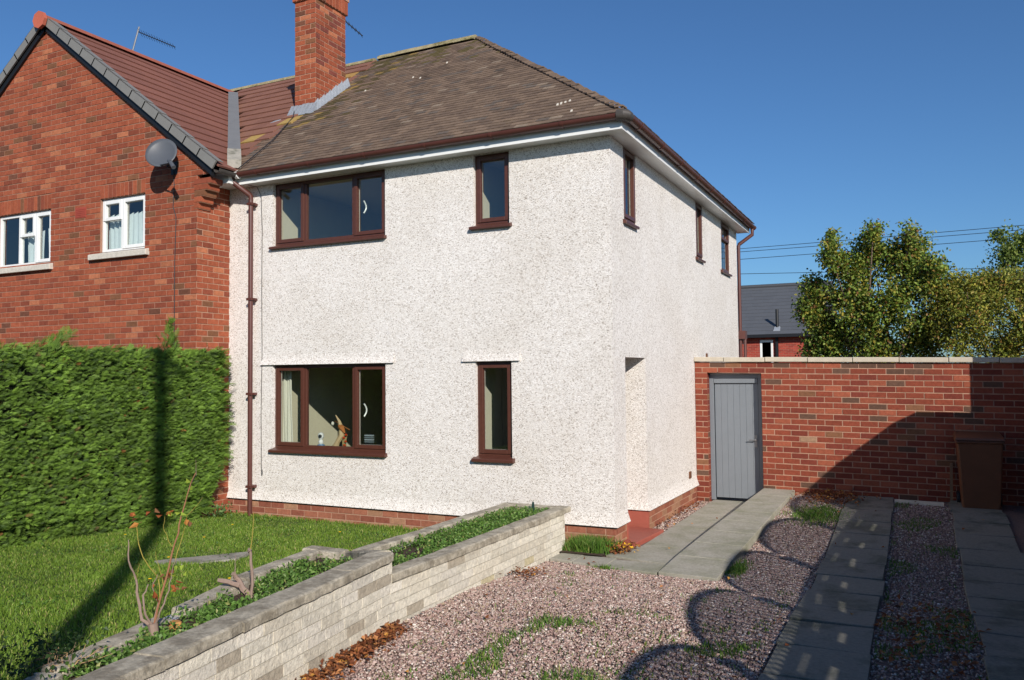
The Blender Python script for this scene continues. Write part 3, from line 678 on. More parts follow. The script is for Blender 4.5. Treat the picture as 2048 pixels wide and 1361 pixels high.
ge = MB(); ge.tube([(EX+.05, -GO+.0, GZ-.02), (EX+.10, -GO, GZ-.02)], .06, 10); ge.box((XL+.0, GY+.23, 4.70), (EX+.0, -OV-.0, 4.86)); ge.build('eaves_board', MT['white'], N)
bw = MB(); bw.box((-16.5, -.0, -.1), (-12.5, .1, 4.8)); bw.box((-12.5, GY, -.1), (-12.4, 0, 4.8)); bw.build('side_range_wall', MT['mortar'], N)

# curtains
def curtain(x0, x1, y, z0, z1, label, lean=0, m='curtain', waves=5, amp=.03):
    n = waves*8; V = []; F = []
    for j in range(6):
        t = j/5; z = z0+(z1-z0)*t
        for i in range(n+1):
            s = i/n; V.append((x0+(x1-x0)*s+lean*(1-t)*s, y+amp*sin(s*waves*2*pi)*(.6+.4*t)+.01*sin(9*s+4*t), z+(.02*sin(s*waves*2*pi) if j == 5 else 0)))
    for j in range(5):
        for i in range(n): F.append((j*(n+1)+i, j*(n+1)+i+1, (j+1)*(n+1)+i+1, (j+1)*(n+1)+i))
    tag(np_obj('curtain', V, F, MT[m], smooth=True), label, 'curtain', None)
curtain(-7.9, -6.7, GY+.17, 3.5, 4.44, 'pale net curtain in the white window next to the satellite dish', 0, 'netm', 12, .02)
curtain(-9.82, -9.40, GY+.17, 3.5, 4.36, 'draped net curtain in the middle of the white window at the left edge', 0, 'netm', 4, .03)
curtain(-9.30, -8.9, GY+.17, 3.5, 4.38, 'net curtain at the right of the white window at the left edge', 0, 'netm', 4, .03)

curtain(-5.06, -4.90, .24, 1.0, 2.22, 'narrow cream curtain at the left inside the wide ground floor window', .03, waves=3, amp=.02)
# sill ornaments
def lathe(mb, c, prof, n=12, col=(.5, .5, .5), tilt=(0, 0)):
    vs = []; fs = []
    for (r, z) in prof:
        for k in range(n): vs.append((c[0]+r*cos(2*pi*k/n)+tilt[0]*z, c[1]+r*sin(2*pi*k/n)+tilt[1]*z, c[2]+z))
    for i in range(len(prof)-1):
        for k in range(n): fs.append((i*n+k, i*n+(k+1) % n, (i+1)*n+(k+1) % n, (i+1)*n+k))
    fs += [tuple(range(n-1, -1, -1)), tuple((len(prof)-1)*n+k for k in range(n))]
    mb.add(vs, fs, col)
b = MB(); b.box((-5.0, .125, .955), (-3.15, .30, .985)); b.build('window_board', MT['white'], H)
fgo = empty('figurine', (-4.34, .2, .985), 'small white figurine with dark face on a blue base on the window board', 'figurine')
q = MB(); lathe(q, (-4.34, .2, .985), [(.06, 0), (.062, .02), (.05, .045), (.03, .05)], col=S3(70, 130, 175)); q.build('base', MT['paint'], fgo, smooth=True)
q = MB(); lathe(q, (-4.34, .2, 1.03), [(.02, 0), (.036, .02), (.036, .045), (.026, .065), (.018, .07), (.035, .09), (.045, .12), (.036, .155), (.012, .17)], col=S3(228, 228, 224)); q.build('body', MT['paint'], fgo, smooth=True)
q = MB(); lathe(q, (-4.325, .165, 1.125), [(.005, 0), (.02, .01), (.024, .03), (.016, .045), (.003, .05)], col=S3(22, 30, 36)); q.build('face', MT['paint'], fgo, smooth=True)
oro = empty('ornament', (-4.0, .22, .985), 'tall twisted driftwood-like ornament with a bird on the window board', 'ornament')
q = MB(); q.tube([(-4.10, .2, .985), (-4.05, .2, 1.08), (-3.99, .21, 1.16), (-4.0, .22, 1.26), (-4.04, .22, 1.36), (-4.10, .22, 1.44)], [.05, .035, .045, .035, .02, .006], 8, S3(196, 170, 130))
q.tube([(-4.14, .2, .985), (-4.08, .2, 1.06), (-3.98, .2, 1.14)], [.03, .016, .012], 6, S3(176, 158, 120)); q.tube([(-3.93, .2, .985), (-3.95, .21, 1.08), (-3.93, .22, 1.18)], [.03, .03, .03], 6, S3(160, 140, 96)); q.build('branch', MT['paint'], oro, smooth=True)
q = MB(); q.tube([(-4.03, .2, 1.30), (-3.98, .2, 1.27), (-3.93, .2, 1.20)], [.02, .04, .01], 8, S3(178, 110, 60)); q.tube([(-4.10, .2, 1.36), (-3.86, .22, 1.24)], [.004, .012], 5, S3(130, 80, 44))
for (dx, dz) in ((0, 0), (.03, -.05), (.01, -.10), (.035, .04)): lathe(q, (-3.93+dx, .18, 1.12+dz), [(.004, 0), (.018, .01), (.018, .025), (.004, .035)], 8, S3(190, 60, 28))
lathe(q, (-4.12, .18, 1.30), [(.006, 0), (.02, .015), (.02, .04), (.006, .055)], 8, S3(220, 216, 200)); q.build('bird', MT['paint'], oro, smooth=True)
q = MB()
for k in range(4): q.box((-3.58, .17, 1.085+k*.028), (-3.45, .21, 1.103+k*.028), None, S3(150, 160, 165) if k % 2 else S3(110, 120, 124))
q.box((-3.58, .172, .985), (-3.45, .208, 1.085), None, S3(30, 34, 36)); tag(q.build('letter_rack', MT['paint']), 'grey slatted letter rack on the right end of the window board', 'letter rack')
q = MB(); q.box((-3.46, .15, .985), (-3.36, .19, 1.035), None, S3(190, 182, 160)); q.box((-3.45, .149, .995), (-3.37, .151, 1.025), None, S3(150, 150, 140)); tag(q.build('small_box', MT['paint'], bevel=.004), 'small cream box beside the letter rack on the window board', 'box')
q = MB(); lathe(q, (-4.66, .2, .985), [(.03, 0), (.05, .02), (.052, .05), (.035, .075), (.01, .08)], col=S3(30, 32, 34)); tag(q.build('pot', MT['paint'], smooth=True), 'small round dark pot at the left end of the window board', 'pot')

# satellite dish
D = empty('satellite_dish', (-6.35, GY, 4.7), 'dark grey satellite dish with its receiver arm on the brick gable', 'satellite dish')
dc = Vector((-6.225, GY-.30, 5.10)); dn = Vector((.42, -.80, .36)).normalized(); du = Vector((0, 0, 1)).cross(dn).normalized(); dv = dn.cross(du)
q = MB(); n = 28; rings = 5; vs = [dc-dn*.05]
for r in range(1, rings+1):
    rr_ = r/rings
    for k in range(n): vs.append(dc-dn*(.05*(1-rr_*rr_))+du*(.215*rr_*cos(2*pi*k/n))+dv*(.235*rr_*sin(2*pi*k/n)))
fs = [(0, 1+k, 1+(k+1) % n) for k in range(n)]+[(1+r*n+k, 1+(r+1)*n+k, 1+(r+1)*n+(k+1) % n, 1+r*n+(k+1) % n) for r in range(rings-1) for k in range(n)]
q.add([tuple(v) for v in vs], fs); do = q.build('reflector', MT['dish'], D, smooth=True)
sl_ = do.modifiers.new('solid', 'SOLIDIFY'); sl_.thickness = .008
q = MB(); lnb = Vector((-5.91, GY-.42, 4.90)); foot = dc-dv*.2
q.tube([tuple(foot-dn*.03), tuple(lnb-Vector((.02, 0, .02)))], .011, 6); q.build('arm', MT['dark'], D)
q = MB(); t = (dc-lnb).normalized(); q.tube([tuple(lnb-t*.02), tuple(lnb+t*.05)], [.03, .026], 10); q.tube([tuple(lnb-t*.02), tuple(lnb-t*.09-Vector((-.03, 0, .05)))], [.026, .03], 8); q.build('receiver', MT['dish'], D, smooth=True)
q = MB(); q.tube([(-6.30, GY, 4.95), (-6.30, GY-.12, 4.95), (-6.28, GY-.14, 5.08)], .018, 8); q.box((-6.36, GY-.012, 4.86), (-6.24, GY, 5.04)); q.build('wall_bracket', MT['dark'], D)
q = MB(); q.tube([(-6.30, GY-.02, 4.92), (-6.29, GY-.015, 4.7), (-6.31, GY-.015, 4.4), (-6.25, GY-.014, 4.25), (-6.27, GY-.014, 3.6), (-6.27, GY-.014, 2.2)], .006, 5); q.build('cable', MT['dark'], D)

def aerial(base, top, end, label, n=14):
    A_ = empty('tv_aerial', base, label, 'aerial', None)
    q = MB(); b0, t0 = Vector(base), Vector(top); m1 = b0.lerp(t0, .55)+Vector((.06, 0, 0)); q.tube([tuple(b0), tuple(m1), tuple(t0)], .02, 8); q.build('mast', MT['metal'], A_, smooth=True)
    q = MB(); e0 = Vector(end); a0 = t0-Vector((0, 0, .12)); q.tube([tuple(a0), tuple(e0)], .012, 6)
    d = (e0-a0).normalized(); sdv = d.cross(Vector((0, 0, 1))).normalized()*.6+Vector((0, 0, .5))
    sdv.normalize()
    for k in range(n):
        p = a0.lerp(e0, (k+.5)/n); l = .10-.03*k/n; q.tube([tuple(p-sdv*l), tuple(p+sdv*l)], .005, 4)
    q.build('boom', MT['dark'], A_)
aerial((-13.25, 3.69, 7.9), (-12.85, 4.1, 10.1), (-11.9, 4.3, 9.52), 'tilted television aerial above the ridge of the brick house')
aerial((-7.7, 4.2, 7.4), (-7.6, 4.2, 9.75), (-6.585, 4.2, 8.71), 'television aerial poking out from behind the brick chimney', 12)

# ================================================================== GARDEN WALL AND GATE
GW = empty('garden_wall', (2.6, 3.8, .1), 'red brick garden wall with pale concrete coping beside the house', 'wall')
WY = 3.805; zo = lambda u: -.018*u
PW = frame((0, WY, 0), (1, 0, 0), (0, -1, 0))
gopen = (.19, 1.0, -1, 1.975)
brickwork('brickwork', PW, -.10, 2.14, lambda z: (0.004, 9.0), GW, PAL_WALL, 'mortar2', holes=[gopen], zoff=zo)
wb = MB(); wb.box((.01, WY+.03, -.1), (.19, WY+.21, 2.14)); wb.hexa([(1.0, WY+.03, -.1), (9, WY+.03, -.1), (9, WY+.21, -.1), (1.0, WY+.21, -.1), (1.0, WY+.03, 2.12), (9, WY+.03, 1.98), (9, WY+.21, 1.98), (1.0, WY+.21, 2.12)])
wb.box((.19, WY+.03, 1.985), (1.0, WY+.21, 2.13)); wb.build('wall_core', MT['mortar2'], GW)
rvb = MB()
for side, x in ((0, .19), (1, 1.0)):   # jamb bricks returning into the opening
    z = -.1
    while z < 1.95:
        p0 = (x-.03 if side == 0 else x-.004, WY+.001, z+.005); p1 = (x+.004 if side == 0 else x+.03, WY+.215, z+.078); rvb.box(p0, p1, None, pick(PAL_WALL)); z += .083
for k in range(4): rvb.box((.19+k*.2025+.004, WY+.0, 1.972), (.19+(k+1)*.2025-.004, WY+.2, 1.986), None, pick(PAL_WALL))
rvb.build('jamb', MT['brick'], GW)
x = -.0; k = 0
for x1 in [.45, 1.06, 1.66, 2.27, 2.87, 3.48, 4.08, 4.69, 5.3, 5.9, 6.5, 7.1, 7.7, 8.3, 9.0]:
    cpn = MB(); j = random.uniform(-.003, .003)
    a, b = x+.004, x1-.004; za, zb_ = 2.145+zo(a)+j, 2.145+zo(b)+j
    cpn.hexa([(a, WY-.045, za), (b, WY-.045, zb_), (b, WY+.26, zb_), (a, WY+.26, za), (a, WY-.045, za+.07), (b, WY-.045, zb_+.07), (b, WY+.26, zb_+.07), (a, WY+.26, za+.07)])
    cpn.build('coping_stone', MT['coping'], GW, bevel=.008); x = x1
G = empty('garden_gate', (.6, 3.95, 0), 'grey painted boarded gate with lever handle in the brick wall opening', 'gate')
q = MB(); q.box((.195, 3.93, .02), (.26, 4.0, 1.95)); q.box((.93, 3.93, .02), (.995, 4.0, 1.95)); q.box((.26, 3.93, 1.885), (.93, 4.0, 1.95)); q.box((.192, 3.94, 1.951), (.998, 4.0, 2.0)); q.build('gate_frame', MT['gate'], G, bevel=.003)
q = MB(); nb_ = 7; a0, a1 = .27, .925
for k in range(nb_):
    a = a0+(a1-a0)*k/nb_; b = a0+(a1-a0)*(k+1)/nb_
    q.add([(a+.005, 3.955, .06), (b-.005, 3.955, .06), (b-.005, 3.955, 1.80), (a+.005, 3.955, 1.80), (a-.0, 3.961, .06), (b+.0, 3.961, .06), (b, 3.961, 1.80), (a, 3.961, 1.80), (a, 3.99, .06), (b, 3.99, .06), (b, 3.99, 1.80), (a, 3.99, 1.80)],
          [(0, 1, 2, 3), (4, 0, 3, 7), (1, 5, 6, 2), (8, 4, 7, 11), (5, 9, 10, 6), (0, 4, 5, 1), (4, 8, 9, 5), (3, 2, 6, 7), (7, 6, 10, 11)])
q.box((.25, 3.991, .055), (.94, 3.999, 1.9)); q.build('boards', MT['gate'], G)
q = MB(); q.box((.265, 3.925, 1.81), (.925, 3.985, 1.88)); q.box((.27, 3.992, .1), (.925, 4.02, .2)); q.box((.27, 3.992, 1.6), (.925, 4.02, 1.7)); q.build('rail', MT['gate'], G, bevel=.004)
q = MB(); q.box((.86, 3.945, .84), (.90, 3.955, 1.02)); q.tube([(.88, 3.95, .95), (.88, 3.905, .95)], .01, 8); q.tube([(.885, 3.905, .95), (.78, 3.90, .95)], [.011, .008], 8); q.build('handle', MT['metal'], G, bevel=.002)

# ================================================================== PATHS
def slab(mb, a, b, c, d, z4, t=.05, gap=.006):
    pts = [Vector((*p, z)) for p, z in zip((a, b, c, d), z4)]; ce = sum(pts, Vector())/4
    tp = [p+(ce-p).normalized()*gap*1.2+Vector((0, 0, random.uniform(-.003, .003))) for p in pts]
    mb.hexa([tuple(p-Vector((0, 0, t))) for p in tp]+[tuple(p) for p in tp])
q = MB(); ys = [.32, .9, 1.5, 2.1, 2.7, 3.3, 3.98]
slab(q, (.0, -.35), (.74, -.52), (.74, .02), (.18, .28), (.012,)*4)
slab(q, (.20, .02), (.74, .02), (.74, .32), (.20, .32), (.012,)*4) if False else None
for y0, y1 in zip([.02]+ys[:-1], ys): slab(q, (.22 if y0 > .1 else .22, max(y0, .02)), (.74, max(y0, .02)), (.74, y1), (.22, y1), (.012,)*4)
tag(q.build('garden_path', MT['slab'], bevel=.004), kind='structure')
q = MB()   # front kerb row
xs = [-.47, -.2, .18, .75]
fy = lambda x: -.80-.14*(x+.4)
for a, b in zip(xs, xs[1:]): slab(q, (a, fy(a)), (b, fy(b)), (b, fy(b)+.40), (a, fy(a)+.34), (.02, .02, .02, .02), .09)
tag(q.build('kerb_path', MT['slab'], bevel=.006), kind='structure')
q = MB()   # raised ramp beside the path up to the wall
ys = [-.97, -.35, .25, .85, 1.45, 2.05, 2.65, 3.25, 3.79]
rz = lambda y: .035+.215*max(0, (y+.97)/4.77)**.8
rx0 = lambda y: .755+.24*max(0, (y+.9)/4.7); rx1 = lambda y: 1.35+.10*max(0, (y+.9)/4.7)
for a, b in zip(ys, ys[1:]): slab(q, (rx0(a), a+.02), (rx1(a), a-.02), (rx1(b), b-.02), (rx0(b), b+.02), (rz(a), rz(a), rz(b), rz(b)), .26)
tag(q.build('ramp_path', MT['slab'], bevel=.006), kind='structure')
q = MB()   # drive strips
for (xa, xb, off) in ((2.17, 2.77, .0), (3.42, 4.01, .3)):
    y = -9.2+off
    while y < 3.7:
        y1 = min(y+.62, 3.72); dx = random.uniform(-.015, .015); j = random.uniform(-.006, .006)
        if xa < 3 and abs(y+2.3) < .35: y += .05
        slab(q, (xa+dx, y), (xb+dx, y), (xb+dx, y1), (xa+dx, y1), (max(g_drive(2, y)+.035, .05)+j, max(g_drive(2, y)+.035, .05)-j, max(g_drive(2, y1)+.035, .05)+j, max(g_drive(2, y1)+.035, .05)), .06, .008)
        y = y1+.004
tag(q.build('driveway_strip', MT['slabdark'], bevel=.005), kind='structure')
zz = g_lawn(-3.4, -2.7)+.022
q = MB(); q.add([(-3.80, -3.02, zz-.05), (-3.52, -3.2, zz-.05), (-3.1, -2.62, zz-.05), (-3.22, -2.30, zz-.05), (-3.80, -3.02, zz), (-3.52, -3.2, zz), (-3.1, -2.62, zz), (-3.22, -2.30, zz)], [(3, 2, 1, 0), (4, 5, 6, 7), (0, 1, 5, 4), (1, 2, 6, 5), (2, 3, 7, 6), (3, 0, 4, 7)])
tag(q.build('stepping_slab', MT['conc'], bevel=.006), 'grey concrete slab lying in the lawn behind the planter', 'paving slab')

# ================================================================== PLANTER
PL = empty('brick_planter', (-.9, -3, 0), 'two-level cream block planter with weathered concrete coping along the gravel', 'planter')
PAL_CR = [(5, S3(212, 206, 190)), (3, S3(204, 197, 180)), (2, S3(214, 208, 194)), (.8, S3(178, 168, 150)), (.4, S3(190, 180, 148))]
def blockwall(name, p0, p1, nrm, z0, z1):
    v = Vector((p1[0]-p0[0], p1[1]-p0[1], 0)); L_ = v.length
    brickwork(name, frame((p0[0], p0[1], 0), v, nrm), z0, z1, lambda z: (0, L_), PL, PAL_CR, 'blockmortar', gauge=.0735, L=.25, lenjit=.3, proud=.006, mat_='cream', joint=.007)
blockwall('outer_wall', (-.49, -3.70), (-.49, -.32), (1, 0, 0), -.02, .42)
blockwall('end_wall', (-1.28, -.32+.0), (-.49, -.32), (0, 1, 0), -.02, .42)
blockwall('lawn_wall', (-1.28, -.32), (-1.28, -3.2), (-1, 0, 0), -.02, .42)
ob0, ob1 = Vector((-.49, -3.69, 0)), Vector((-.13, -6.6, 0)); od = (ob1-ob0).normalized(); on = Vector((-od.y, od.x, 0)) if -od.y > 0 else Vector((od.y, -od.x, 0))
blockwall('outer_wall', (ob1.x, ob1.y), (ob0.x, ob0.y), tuple(on), .06, .592)
blockwall('step_wall', (-.62, -3.695), (-.48, -3.69), (0, 1, 0), .42, .592)
q = MB(); q.hexa([(ob0.x+.008, ob0.y, -.1), (ob1.x+.008, ob1.y, -.1), (ob1.x-.1, ob1.y, -.1), (ob0.x-.1, ob0.y, -.1), (ob0.x+.008, ob0.y, .125), (ob1.x+.008, ob1.y, .075), (ob1.x-.1, ob1.y, .075), (ob0.x-.1, ob0.y, .125)])
q.box((-.58, -2.6, -.1), (-.482, -2.25, .085)); q.build('red_footing', MT['redpaint'], PL)
core_ = MB(); core_.box((-.60, -3.69, -.05), (-.497, -.33, .418)); core_.box((-1.273, -.44, -.05), (-.497, -.327, .419)); core_.box((-1.273, -3.2, -.05), (-1.17, -.33, .417)); core_.build('inner_block', MT['cream'], PL)
def coping_run(p0, p1, wd, z, seg, t=.06, side=None, m='weathered'):
    p0, p1 = Vector((*p0, 0)), Vector((*p1, 0)); v = (p1-p0); L_ = v.length; v.normalize(); nrm = Vector((v.y, -v.x, 0)); k = 0; n = max(1, round(L_/seg))
    for i in range(n):
        a = p0+v*(L_*i/n+.003); b = p0+v*(L_*(i+1)/n-.003); za = z[0]+(z[1]-z[0])*i/n+random.uniform(-.004, .004); zb2 = z[0]+(z[1]-z[0])*(i+1)/n+random.uniform(-.004, .004)
        N_ = 6; mb = MB()
        vs = []
        for jx in range(N_+1):   # slightly uneven worn edges
            t_ = jx/N_; c = a.lerp(b, t_); zc = za+(zb2-za)*t_; e1 = random.uniform(-.006, .006); e2 = random.uniform(-.006, .006)
            vs += [tuple(c-nrm*(e1)+Vector((0, 0, zc-t))), tuple(c-nrm*e1+Vector((0, 0, zc-.01))), tuple(c+nrm*.014+Vector((0, 0, zc+random.uniform(-.002, .002)))), tuple(c+nrm*(wd-.014)+Vector((0, 0, zc+random.uniform(-.002, .002)))), tuple(c+nrm*(wd+e2)+Vector((0, 0, zc-.01))), tuple(c+nrm*(wd+e2)+Vector((0, 0, zc-t)))]
        fs = []
        for jx in range(N_):
            for kk in range(6): fs.append((jx*6+kk, jx*6+(kk+1) % 6, (jx+1)*6+(kk+1) % 6, (jx+1)*6+kk))
        fs += [tuple(range(5, -1, -1)), tuple(N_*6+kk for kk in range(6))]
        mb.add(vs, fs); mb.build('coping_stone', MT[m], PL)
coping_run((-.468, -.17), (-.468, -3.69), .16, (.478, .49), .62)      # side: outer edge to +x
coping_run((-1.30, -.165), (-.632, -.165), .15, (.477, .477), .6)
coping_run((-1.30, -3.1), (-1.30, -.32), .15, (.49, .476), .62)
coping_run((ob0.x+.022, ob0.y+.02), (ob1.x+.022, ob1.y), .20, (.652, .640), .62)
coping_run((-.68, -3.70), (-1.26, -3.23), .17, (.640, .505), .7)
coping_run((-1.72, -3.10), (-1.34, -3.08), .15, (.50, .49), .5)
coping_run((-1.55, -4.24), (-1.70, -3.10), .15, (.49, .49), .6)
coping_run((-1.30, -5.0), (-1.49, -4.30), .15, (.49, .487), .6)
coping_run((-1.05, -6.05), (-1.24, -5.2), .16, (.48, .488), .6)
coping_run((-.7, -6.9), (-1.03, -6.1), .16, (.46, .475), .6)
q = MB()
for (a, b) in (((-1.55, -4.3), (-1.68, -3.18)), ((-1.3, -5.1), (-1.5, -4.35)), ((-1.0, -6.2), (-1.22, -5.2)), ((-.7, -6.9), (-1.0, -6.2)), ((-1.7, -3.13), (-1.3, -3.12)), ((-1.14, -3.12), (-.60, -3.56))):
    a, b = Vector((*a, 0)), Vector((*b, 0)); v = (b-a).normalized(); nn = Vector((v.y, -v.x, 0))*.10
    q.hexa([tuple(a)[:2]+(.0,), tuple(b)[:2]+(.0,), tuple(b+nn)[:2]+(.0,), tuple(a+nn)[:2]+(.0,), tuple(a)[:2]+(.432,), tuple(b)[:2]+(.432,), tuple(b+nn)[:2]+(.432,), tuple(a+nn)[:2]+(.432,)])
q.build('inner_block', MT['cream'], PL)
q = MB(); q.add([(-1.2, -3.15, .405), (-.55, -3.6, .405), (-.55, -.3, .405), (-1.2, -.3, .405)], [(0, 1, 2, 3)]); 
q.add([(-1.65, -3.2, .43), (-1.48, -4.3, .43), (-1.22, -5.2, .43), (-.98, -6.2, .43), (-.65, -7, .43), (-.2, -7, .43), (-.6, -3.65, .43), (-1.15, -3.2, .43)], [tuple(range(8))])
bed = q.build('planting_bed', MT['soil']); tag(bed, kind='structure')

# ================================================================== LEAF / GRASS GENERATORS
def unit(a): return a/np.maximum(np.linalg.norm(a, axis=1, keepdims=True), 1e-9)
def palette(n, pal, jitter=.25):
    wts = np.array([p[0] for p in pal], float); wts /= wts.sum(); idx = RNG.choice(len(pal), n, p=wts)
    c = np.array([p[1] for p in pal])[idx]; return np.clip(c*(1+RNG.uniform(-jitter, jitter, (n, 1))), 0, 1)
def leaves(P, D, Nn, L, W, fold=.25):
    """diamond leaves: P base, D axis, Nn normal, L, W arrays"""
    S = unit(np.cross(D, Nn)); n = len(P); L = L.reshape(-1, 1); W = W.reshape(-1, 1)
    V = np.stack([P, P+D*L*.45+S*W*.5+Nn*W*fold, P+D*L-Nn*L*.1, P+D*L*.45-S*W*.5+Nn*W*fold], 1).reshape(-1, 3)
    b = np.arange(n)*4
    F = np.concatenate([np.stack([b, b+1, b+2], 1), np.stack([b, b+2, b+3], 1)])
    return V, F
def leaf_obj(name, P, D, Nn, L, W, cols, m, parent=None, fold=.25):
    V, F = leaves(P, D, Nn, L, W, fold); return np_obj(name, V, F, m, parent, np.concatenate([cols, cols]), org=tuple(world_org(parent)) if parent else None)
def blades(name, P, H_, W, cols, m, lean=.5, parent=None):
    n = len(P); a = RNG.uniform(0, 2*pi, n); d = np.stack([np.cos(a), np.sin(a), np.zeros(n)], 1); s = np.stack([-np.sin(a), np.cos(a), np.zeros(n)], 1)
    b2 = RNG.uniform(0, 2*pi, n); ld = np.stack([np.cos(b2), np.sin(b2), np.zeros(n)], 1)*(RNG.uniform(0, lean, n)*H_)[:, None]
    z = np.stack([np.zeros(n), np.zeros(n), np.ones(n)], 1); H1 = H_[:, None]; W1 = W[:, None]
    V = np.stack([P-s*W1*.5, P+s*W1*.5, P+ld*.4+z*H1*.6+s*W1*.35, P+ld*.4+z*H1*.6-s*W1*.35, P+ld+z*H1*.95], 1).reshape(-1, 3)
    i = np.arange(n)*5
    F = np.concatenate([np.stack([i, i+1, i+2], 1), np.stack([i, i+2, i+3], 1), np.stack([i+3, i+2, i+4], 1)])
    return np_obj(name, V, F, m, parent, np.concatenate([cols]*3))
def rand_dirs(n, up=0.0):
    d = RNG.normal(size=(n, 3)); d[:, 2] += up; return unit(d)

# lawn grass
def planter_lawn_edge(y):
    if y > -3.1: return -1.31
    return float(np.interp(y, [-9, -6.9, -6.05, -5.1, -4.27, -3.1], [.3, -.75, -1.08, -1.32, -1.56, -1.73]))
n = 190000
X = RNG.uniform(-5.85, -.8, n); Y = -RNG.beta(1.2, 1.25, n)*8.2
edge = np.array([planter_lawn_edge(y) for y in Y]); keep = X < edge-.01
keep &= ~((X > -3.75) & (X < -3.12) & (Y < -2.35) & (Y > -3.15) & (np.abs((Y+2.75)-(X+3.45)*1.05) < .23))
X, Y = X[keep], Y[keep]; Zg = np.array([g_lawn(x, y) for x, y in zip(X, Y)])
nz = np.array([mnoise.noise(Vector((x*1.3, y*1.3, 0))) for x, y in zip(X, Y)]); nz2 = np.array([mnoise.noise(Vector((x*5, y*5, 4))) for x, y in zip(X, Y)])
hgt = (RNG.uniform(.018, .042, len(X))*(1+.5*nz+.5*nz2)+.02*(Y > -.15))
cg = palette(len(X), [(5, S3(104, 134, 44)), (4, S3(90, 119, 39)), (3, S3(120, 147, 52)), (1, S3(146, 162, 80)), (.6, S3(166, 160, 100))], .2)*(1+.25*nz)[:, None]
tag(blades('grass', np.stack([X, Y, Zg-.005], 1), hgt, RNG.uniform(.005, .010, len(X)), cg, MT['grassm'], .9), kind='stuff', label='short green lawn grass', cat='grass')
# broadleaf weeds in lawn
n = 2600; X = RNG.uniform(-5.6, -1.4, n); Y = RNG.uniform(-6.5, -.1, n); k = np.array([mnoise.noise(Vector((x*2, y*2, 9))) for x, y in zip(X, Y)]) > .12
k &= X < np.array([planter_lawn_edge(y) for y in Y])-.03; X, Y = X[k], Y[k]; n = len(X)
leaf_obj_ = leaf_obj('clover', np.stack([X, Y, [g_lawn(x, y)+.03 for x, y in zip(X, Y)]], 1), rand_dirs(n, .2), rand_dirs(n, 3), RNG.uniform(.02, .045, n), RNG.uniform(.015, .03, n), palette(n, [(3, S3(84, 120, 52)), (1, S3(110, 140, 70))]), MT['leafy'])
tag(leaf_obj_, 'broad leaved weeds scattered through the lawn', 'weeds', kind='stuff')

def leafpatch(name, pts_fn, n, z_fn, L, W, pal, m, label, cat, upn=2.0, zj=.03, updir=.3):
    P = np.array([pts_fn() for _ in range(n)]); Z = np.array([z_fn(x, y) for x, y in P])+RNG.uniform(0, zj, n)
    Dl = rand_dirs(n, updir)
    if m is MT['dryleaf']: Dl[:, 2] *= .35; Dl = unit(Dl); upn = 2.6
    o = leaf_obj(name, np.column_stack([P, Z]), Dl, rand_dirs(n, upn), RNG.uniform(*L, n), RNG.uniform(*W, n), palette(n, pal), m)
    return tag(o, label, cat, kind='stuff')
GREENS = [(4, S3(98, 134, 58)), (3, S3(80, 112, 50)), (2, S3(126, 156, 84)), (.5, S3(156, 160, 96))]
def rej(fn, sc, thr, seed):
    while True:
        p = fn()
        if mnoise.noise(Vector((p[0]*sc, p[1]*sc, seed))) > thr or random.random() < .04: return p
def far_pt():
    return (random.uniform(-1.14, -.64), random.uniform(-3.25, -.36))
def near_pt():
    y = random.uniform(-6.9, -3.25); a = planter_lawn_edge(y)+.17; b = float(np.interp(y, [-6.6, -3.69], [-.36, -.72])); return (random.uniform(a, b), y)
leafpatch('ground_cover', lambda: rej(far_pt, 2.6, -.30, 2), 7500, lambda x, y: .405+.03*mnoise.noise(Vector((x*6, y*6, 0))), (.018, .04), (.014, .026), GREENS, MT['leafy'], 'low green leafy ground cover in the far planter bed', 'ground cover', zj=.065)
leafpatch('ground_cover', lambda: rej(near_pt, 2.0, -.10, 5), 9000, lambda x, y: .43+.03*mnoise.noise(Vector((x*6, y*6, 0))), (.018, .045), (.014, .028), GREENS, MT['leafy'], 'green leafy weeds with bare soil patches in the near planter bed', 'ground cover', zj=.06)
DRY = [(4, S3(142, 88, 54)), (3, S3(120, 72, 48)), (2, S3(170, 118, 76)), (.6, S3(186, 136, 66)), (1.5, S3(92, 62, 46))]
def drift():
    y = random.uniform(-5.6, -3.72); x = float(np.interp(y, [-6.6, -3.69], [-.12, -.48])); return (x+abs(random.gauss(0, .08))+.02, y)
leafpatch('fallen_leaves', drift, 1500, lambda x, y: g_drive(x, y)+.01, (.022, .052), (.018, .038), DRY, MT['dryleaf'], 'drift of orange brown leaves against the foot of the near planter wall', 'leaves', 1.0, .05)
leafpatch('fallen_leaves', lambda: (-.30+random.gauss(0, .09), -1.72+random.gauss(0, .13)), 110, lambda x, y: g_drive(x, y)+.02, (.022, .052), (.018, .038), DRY, MT['dryleaf'], 'small heap of dead leaves by the middle of the planter wall', 'leaves', 1.0, .06)
leafpatch('fallen_leaves', lambda: (random.uniform(-.06, .2)+random.gauss(0, .05), random.uniform(-.28, .12)), 260, lambda x, y: .02, (.025, .06), (.02, .045), DRY+[(2, S3(216, 170, 50))], MT['dryleaf'], 'dead leaves gathered at the house corner beside the red step', 'leaves', 1.0, .06)
leafpatch('fallen_leaves', lambda: (random.gauss(1.95, .22), random.gauss(3.35, .25)), 700, lambda x, y: g_drive(x, y)+.03, (.022, .052), (.018, .038), DRY, MT['dryleaf'], 'heap of dry leaves at the end of the ramp under the brick wall', 'leaves', 1.0, .08)
leafpatch('fallen_leaves', lambda: (random.uniform(2.78, 3.42), random.uniform(-3.2, -1.3)), 230, lambda x, y: g_drive(x, y)+.03, (.03, .065), (.022, .045), DRY, MT['dryleaf'], 'dead leaves on the shaded strip between the slabs', 'leaves', 1.0, .05)
